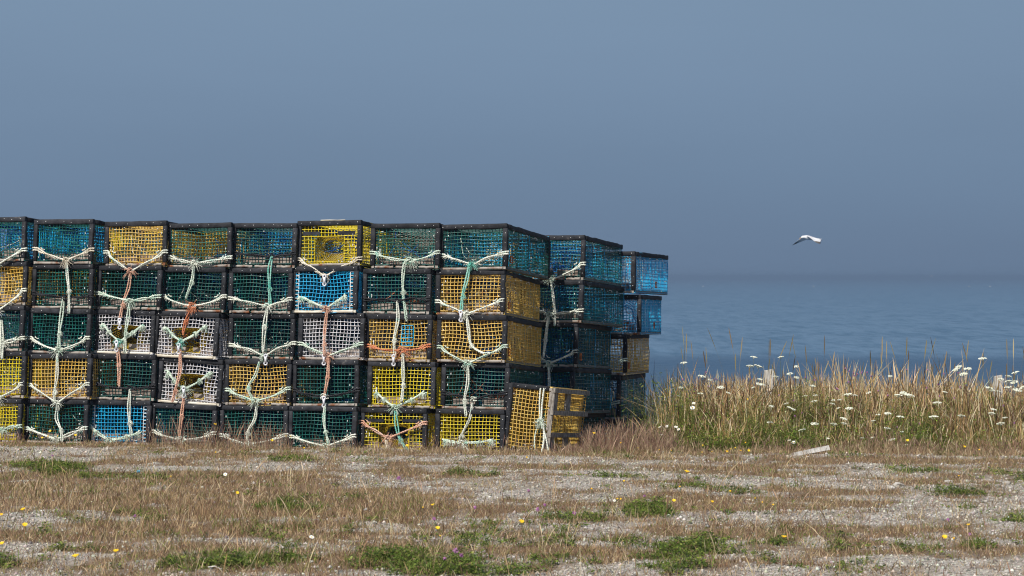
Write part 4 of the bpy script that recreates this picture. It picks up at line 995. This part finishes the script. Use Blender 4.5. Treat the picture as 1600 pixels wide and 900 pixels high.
for k, (x, y, s) in enumerate(UPX):
    lab = ('large ' if s > 1.15 else 'small ' if s < .85 else '')+'flat white umbel flower '+where(x, y); g_ = 'white umbel flowers in the grass bank'
    if k == 30: lab = 'highest white umbel flower against the sea, above the right hand stake'
    if k == 0: lab = 'white umbel flower standing against the sea left of the left stake'
    if k == 1: lab = 'white umbel flower standing against the sea right of the left stake'
    flower('umbel_flower', bank_pt(x, y), UMB[k % 3], 'umbel', lab, g_, scale=s*.94)
GYX = [(1073, 737, 1.5), (975, 752, .8), (1141, 768, .8), (815, 815, 1.2), (676, 789, 1), (684, 825, 1), (661, 793, .6), (1113, 784, .9), (964, 780, .8), (970, 780, .7), (1225, 839, 1.2), (1476, 839, 1.1), (1490, 842, .8), (1513, 820, .9), (1062, 761, .8), (118, 869, 1.4), (181, 861, 1.2), (36, 796, 1.3), (39, 820, 1.2), (3, 849, 1), (371, 770, .9), (267, 745, .8), (337, 707, .7), (1053, 782, .9), (823, 715, .8), (1498, 744, .7), (924, 764, .7), (2, 804, .9), (688, 838, .7), (1208, 789, .7), (1180, 779, .7), (1191, 785, .6)]
def ground_pt(x, y, h):
    D = CZ-h; Dd = (CZ-h)*F/(y-HZ); return P(x, y, Dd)
for k, (x, y, s) in enumerate(GYX):
    p = ground_pt(x, y, .05+.05*s)
    lab = ('bigger ' if s > 1.1 else 'tiny ' if s < .8 else '')+'yellow flower '+gwhere(x, y)
    if k == 0: lab = 'largest yellow flower head beyond the middle of the gravel, right of the loose trap'
    if k == 15: lab = 'big yellow flower in the bottom left corner of the gravel'
    flower('yellow_flower', p, YEL if s >= .9 else YEL2, 'yellow_petal', lab, 'yellow flowers on the gravel', 'yellow_petal', scale=s*.95, tl=(rr.uniform(.2, .8), rr.uniform(-.3, .3), 0))
for k, (x, y, s) in enumerate([(1097, 708, .8), (1136, 706, 1), (1142, 702, .7), (1149, 700, .7), (1157, 704, .9), (1170, 704, .9), (1165, 692, .8), (1030, 703, .7), (1168, 624, .8), (1418, 688, 1), (1507, 698, 1), (1530, 703, .8), (928, 677, 1.1), (970, 692, .8), (1112, 707, .6), (996, 700, .8), (1098, 696, .7), (1049, 704, .6), (336, 663, 1.1), (78, 674, 1), (66, 684, .9), (90, 682, .8), (118, 680, 1), (75, 682, .8), (447, 682, .8), (454, 682, .7), (475, 700, .8), (425, 688, 1), (635, 680, .9), (636, 696, 1)]):
    D = 17.75 if x > 900 else 18.2-.2*((x-800)/F*18+4.2)-.12
    flower('yellow_flower', P(x, y, D if y < 690 or x < 900 else 17.7), YEL if s > .85 else YEL2, 'yellow_petal', ('small ' if s < .9 else '')+'yellow flower low in the grass '+('at the foot of the leftmost columns' if x < 200 else 'at the foot of the middle front columns' if x < 560 else 'at the foot of the seventh column' if x < 700 else 'just right of the loose trap' if x < 1060 else 'in front of the bank right of the traps' if x < 1300 else 'in front of the bank towards the right edge'), 'yellow flowers along the foot of traps and bank', 'yellow_petal', scale=s*.95, tl=(rr.uniform(.2, 1), rr.uniform(-.3, .3), 0))
for k, (x, y, s) in enumerate([(623, 747, 1.4), (742, 793, 1), (712, 861, 1.5), (678, 811, 1.1), (840, 796, 1.2), (897, 802, 1.2), (826, 767, 1), (721, 868, 1), (695, 873, .9), (851, 789, .9), (211, 806, .9), (1481, 812, 1), (82, 712, .8), (1007, 775, .8), (1515, 835, .9)]):
    flower('clover_flower', ground_pt(x, y, .06), PUR, 'purple_petal', ('large ' if s > 1.3 else '')+'purple clover head '+gwhere(x, y), 'purple clover heads on the gravel', scale=s)
PX = [(1321, 576), (1327, 580), (1334, 583), (1347, 581), (1355, 582), (1335, 587), (1361, 588), (1326, 597), (1417, 578), (1449, 578), (1497, 583), (1466, 601), (1448, 606), (1468, 619), (1387, 618), (1307, 607), (1372, 611), (1259, 590), (1273, 594), (1217, 618), (1240, 626), (1242, 650), (1119, 593), (1107, 604), (1103, 582), (1067, 593), (1172, 592), (1437, 662), (1402, 668), (1585, 661), (1253, 645), (1346, 583), (1309, 608), (1340, 585), (1491, 622), (1568, 634), (1500, 605), (1475, 584)]
for k, (x, y) in enumerate(PX):
    flower('knapweed_flower', bank_pt(x, y), PUR2, 'purple_petal', 'tiny purple knapweed head '+where(x, y), 'purple knapweed flowers in the grass bank', 'thistle', 'bud', scale=1.0)
for k, (x, y, s) in enumerate([(1031, 667, 1), (1042, 666, .9), (1056, 667, 1.3), (1060, 671, 1), (1049, 686, .8), (1034, 679, .7), (1082, 637, 1.5), (1084, 630, 1.2), (1233, 688, 1.1), (1240, 691, 1.3), (1594, 706, 1.3), (1588, 704, .8), (1299, 707, .9), (1294, 710, .9), (1346, 704, .8), (1294, 685, .9), (352, 741, 1), (487, 839, 1), (960, 782, .6)]):
    if y < 715: p = bank_pt(x, y)
    else: p = ground_pt(x, y, .08)
    flower('daisy', p, DSY, 'daisy', 'white daisy with yellow centre '+(where(x, y) if y < 715 else gwhere(x, y)), 'white daisies low in the grass', 'yellow_petal', scale=s, tl=(rr.uniform(.3, 1.1), rr.uniform(-.4, .4), 0))

# ------------------------------------------------------------------ stakes, board, stones, scraps
def stake(x0, x1, yt, D, label):
    p = P((x0+x1)/2, yt, D); w = (x1-x0)/F*D; z0 = hz(p.x, D)-.1; mb = MB()
    pts = []; n = 7
    for k in range(n+1):
        z = z0+(p.z-z0)*k/n; wv = w/2*(1+random.gauss(0, .05))
        for sx, sy in ((-1, -1), (1, -1), (1, 1), (-1, 1)): mb.v.append(Vector((p.x+sx*wv, D+sy*wv*.8, z+(sx*.006 if k == n else 0))))
    for k in range(n):
        for j in range(4): mb.f.append([k*4+j, k*4+(j+1) % 4, (k+1)*4+(j+1) % 4, (k+1)*4+j])
    mb.f.append([n*4+j for j in range(4)])
    tag(link('wooden_stake', mb.mesh('stake'), None, M['post']), label, 'stake')
random.seed(2)
stake(1194.5, 1208, 578, 19.6, 'pale weathered wooden stake standing in tall grass, nearer the traps')
stake(1553.5, 1566, 587, 19.4, 'pale weathered wooden stake standing in tall grass by the right edge')
a, b_ = P(1241, 710, 17.42), P(1296, 700, 17.56); mb = MB(); mb.box((0, 0, 0), ((b_-a).length*.95, .03, .032), .003)
o = link('driftwood_board', mb.mesh('board'), None, M['post']); o.location = (a+b_)/2
o.rotation_euler = (R(-18), -math.atan2((b_-a).z, (b_-a).x), math.atan2((b_-a).y, (b_-a).x)); tag(o, 'short grey weathered board lying tilted at the edge of the tall grass', 'board')
def stone(x, y, s, label, m_='stone'):
    D = CZ*F/(y-HZ); p = P(x, y, D); import bmesh
    bm = bmesh.new(); bmesh.ops.create_icosphere(bm, subdivisions=2, radius=1)
    random.seed(int(x)); o_ = Vector([random.random()*9 for _ in range(3)])
    from mathutils import noise
    for v in bm.verts: v.co = Vector((v.co.x*s*1.2, v.co.y*s*.9, v.co.z*s*.6))*(1+.5*noise.noise(v.co*1.1+o_))
    me = bpy.data.meshes.new('stone'); bm.to_mesh(me); bm.free()
    o = link('stone', me, None, M[m_]); o.location = (p.x, D, hz(p.x, D)+s*.25); tag(o, label, 'stone')
stone(474, 876, .014, 'pale beige stone beside green weeds at the bottom left')
stone(487, 883, .011, 'small pale stone just right of the larger beige stone, bottom left')
stone(1404, 757, .03, 'dark grey stone on the gravel at the right')
stone(1392, 761, .02, 'small grey stone left of the dark stone on the right hand gravel')
stone(1572, 751, .025, 'light grey stone on the gravel near the right edge')
stone(1482, 749, .024, 'pale stone on the gravel below the right hand stake')
stone(634, 773, .014, 'pale stone in the middle of the gravel strip')
stone(603, 814, .013, 'small white stone beside dry grass left of centre')
mb = MB(); p = P(335, 893, CZ*F/(893-HZ)); mb.tube([(-.03, 0, .012), (0, .01, .015), (.02, 0, .008), (.035, -.01, .004)], .0035, 6)
o = link('bleached_stick', mb.mesh('stick', True), None, M['post']); o.location = (p.x, p.y, hz(p.x, p.y)); tag(o, 'short bleached curved stick at the bottom edge left of centre', 'stick')
mb = MB(); mb.box((0, 0, 0), (.02, .012, .012), .002); D = CZ*F/(742-HZ); p = P(216, 742, D)
o = link('plastic_scrap', mb.mesh('scrap'), None, M['blue']); o.location = (p.x, D, hz(p.x, D)+.008); tag(o, 'tiny blue plastic scrap on the gravel in front of the second column', 'litter')
# sticks on the top trap
mb = MB(); c = P(520, 345, 18.15); mb.tube([(-.1, 0, .0), (-.03, .01, .002), (.04, .0, 0), (.1, -.01, .003)], .005, 6)
o = link('wooden_lath', mb.mesh('lath', True), None, M['cream']); o.location = (c.x, c.y+.02, c.z+.004); tag(o, 'thin pale lath lying on top of the bright yellow trap', 'lath')

# ------------------------------------------------------------------ gull
Dg = 60.0; u = Dg/F; gc = P(1262, 373, Dg)
gull = empty('gull', gc); tag(gull, 'white gull flying left over the sea with wings drooped', 'bird')
M['gull_white'] = noisy('gull_white', (.70, .70, .70), (.8, .8, .8), .7, 3)
M['gull_grey'] = noisy('gull_grey_wing', (.52, .52, .54), (.70, .70, .70), .7, 4)
M['gull_dark'] = noisy('gull_dark_tip', (.05, .045, .04), (.10, .09, .08), .7, 4)
M['beak'] = noisy('beak', (.6, .3, .05), (.7, .38, .08), .5, 4)
def loft(secs, n=12):
    mb = MB()
    for (x, y, z, ry, rz) in secs:
        for k in range(n):
            w = 2*math.pi*k/n; mb.v.append(Vector((x, y+math.cos(w)*ry*1.15, z+math.sin(w)*rz*1.18))*u)
    for i in range(len(secs)-1):
        for k in range(n): mb.f.append([i*n+k, i*n+(k+1) % n, (i+1)*n+(k+1) % n, (i+1)*n+k])
    mb.f.append(list(range(n))[::-1]); mb.f.append([(len(secs)-1)*n+k for k in range(n)]); return mb
link('body', loft([(-10.6, 0, 1.4, .5, .5), (-9.8, 0, 1.9, 1.5, 1.4), (-8, 0, 2.4, 2.0, 1.9), (-5.5, 0, 2.5, 2.0, 1.9), (-2, 0, 2.1, 2.8, 2.7), (3, 0, 1.2, 3.1, 2.9), (8, 0, .2, 2.6, 2.2), (13, 0, -.2, 1.8, 1.2), (16, 0, -.2, 1.6, .5), (22, 0, -.4, 3.0, .25)]).mesh('body', True), gull, M['gull_white'])
link('beak', loft([(-10.4, 0, 1.2, .55, .55), (-12, 0, .8, .4, .45), (-13, 0, .2, .12, .15)], 8).mesh('beak', True), gull, M['beak'])
def wing(stations, name, mat_, n=10):
    """stations: leading edge point, trailing edge point, thickness"""
    mb = MB()
    for (a, b, th) in stations:
        a, b = Vector(a), Vector(b); d = b-a
        for k in range(n):
            w = 2*math.pi*k/n; t = .5-.5*math.cos(w); s_ = math.sin(w)*th*(1-t*.6)
            camber = math.sin(t*math.pi)*th*.9
            mb.v.append((a+d*t+Vector((0, 0, s_+camber)))*u)
    m_ = len(stations)
    for i in range(m_-1):
        for k in range(n): mb.f.append([i*n+k, i*n+(k+1) % n, (i+1)*n+(k+1) % n, (i+1)*n+k])
    mb.f.append(list(range(n))[::-1]); mb.f.append([(m_-1)*n+k for k in range(n)])
    return link(name, mb.mesh('wing', True), gull, M[mat_])
wing([((-4, -1, 3.2), (8, -1, 2.2), .9), ((-1.5, -5, 3.6), (11, -5, 1.2), .8), ((1, -9, 2.4), (17, -9, -1), .6), ((4, -12, -.5), (20.5, -12, -2.0), .5), ((8, -15, -4.2), (18, -15, -5.6), .4)], 'wing', 'gull_grey')
wing([((8, -15, -4.2), (18, -15, -5.6), .38), ((11, -17, -6.4), (17.5, -17, -7.2), .3), ((15, -19, -8), (17, -19, -8.3), .15)], 'wing_tip', 'gull_dark')
wing([((-5, 1, 3.0), (6, 1, 2), .9), ((-9, 6, 1.6), (1, 7, -.4), .8), ((-13, 11, -1.5), (-5, 12, -3), .6), ((-17, 16, -5.5), (-12, 17, -6), .4)], 'wing', 'gull_white')
wing([((-17, 16, -5.5), (-12, 17, -6), .38), ((-19.5, 19, -8), (-17, 19.5, -8.2), .25), ((-21.5, 21, -10), (-21, 21, -10), .1)], 'wing_tip', 'gull_dark')
# specks on the far sea: gulls resting on the water
for k, (x, y) in enumerate([(1098.5, 440.5), (1271, 447), (1455.5, 432), (1514, 441), (1547, 438.5)]):
    D = (CZ-SEA)*F/max(4.5, (y-HZ)); D = min(D, 1400); s = D/F*.8; mb = MB()
    n = 8; secs = [(-1.4, .1), (-.9, .5), (0, .75), (.9, .5), (1.5, .15)]
    for (xx, r_) in secs:
        for j in range(n): mb.v.append(Vector((xx*s, math.cos(6.283*j/n)*r_*s, (math.sin(6.283*j/n)*r_+.45)*s)))
    for i in range(len(secs)-1):
        for j in range(n): mb.f.append([i*n+j, i*n+(j+1) % n, (i+1)*n+(j+1) % n, (i+1)*n+j])
    o = link('sea_bird', mb.mesh('speck', True), None, M['gull_white']); p = P(x, y, D); o.location = (p.x, D, p.z if k == 2 else SEA)
    tag(o, 'tiny white bird far out on the hazy sea', 'bird', 'white birds far out on the sea')

# ------------------------------------------------------------------ haze over the sea
m = bpy.data.materials.new('sea_haze'); m.use_nodes = True; n = m.node_tree; n.nodes.clear()
oo = n.nodes.new('ShaderNodeOutputMaterial'); pv = n.nodes.new('ShaderNodeVolumePrincipled')
pv.inputs['Color'].default_value = (.25, .355, .51, 1); pv.inputs['Density'].default_value = .0006; pv.inputs['Anisotropy'].default_value = 0
n.links.new(pv.outputs[0], oo.inputs['Volume'])
mb = MB(); mb.box((0, 12450, -2.3), (30000, 26000, 12.6))
hzo = link('haze', mb.mesh('haze')); hzo.data.materials.append(m); tag(hzo, kind='stuff')
HAZE = True
if not HAZE: bpy.data.objects.remove(hzo)

# labels that would still be shared get their place in the row, from left to right
from collections import defaultdict
dd = defaultdict(list)
for o in S.objects:
    if o.get('label') and not o.parent: dd[o['label']].append(o)
ORD = ['leftmost', 'second from left', 'third from left', 'fourth from left', 'fifth from left', 'sixth from left', 'seventh from left', 'eighth from left', 'ninth from left', 'tenth from left', 'eleventh from left', 'twelfth from left']
for lab, os_ in dd.items():
    if 2 <= len(os_) <= 12:
        for k, o in enumerate(sorted(os_, key=lambda o: o.location.x/max(.1, o.location.y))):
            o['label'] = ((ORD[k] if k < len(os_)-1 or k == 0 else 'rightmost')+' '+lab).replace('white umbel flower', 'umbel flower').replace('daisy with yellow centre', 'daisy').replace('between the traps and the left stake', 'left of both stakes').replace('from left tiny', 'from left').replace('at the foot of', 'below').replace('in the middle of the bank', 'mid bank').replace('flower low in the grass below', 'flower below').replace('flower low in the grass in front of', 'flower in front of')
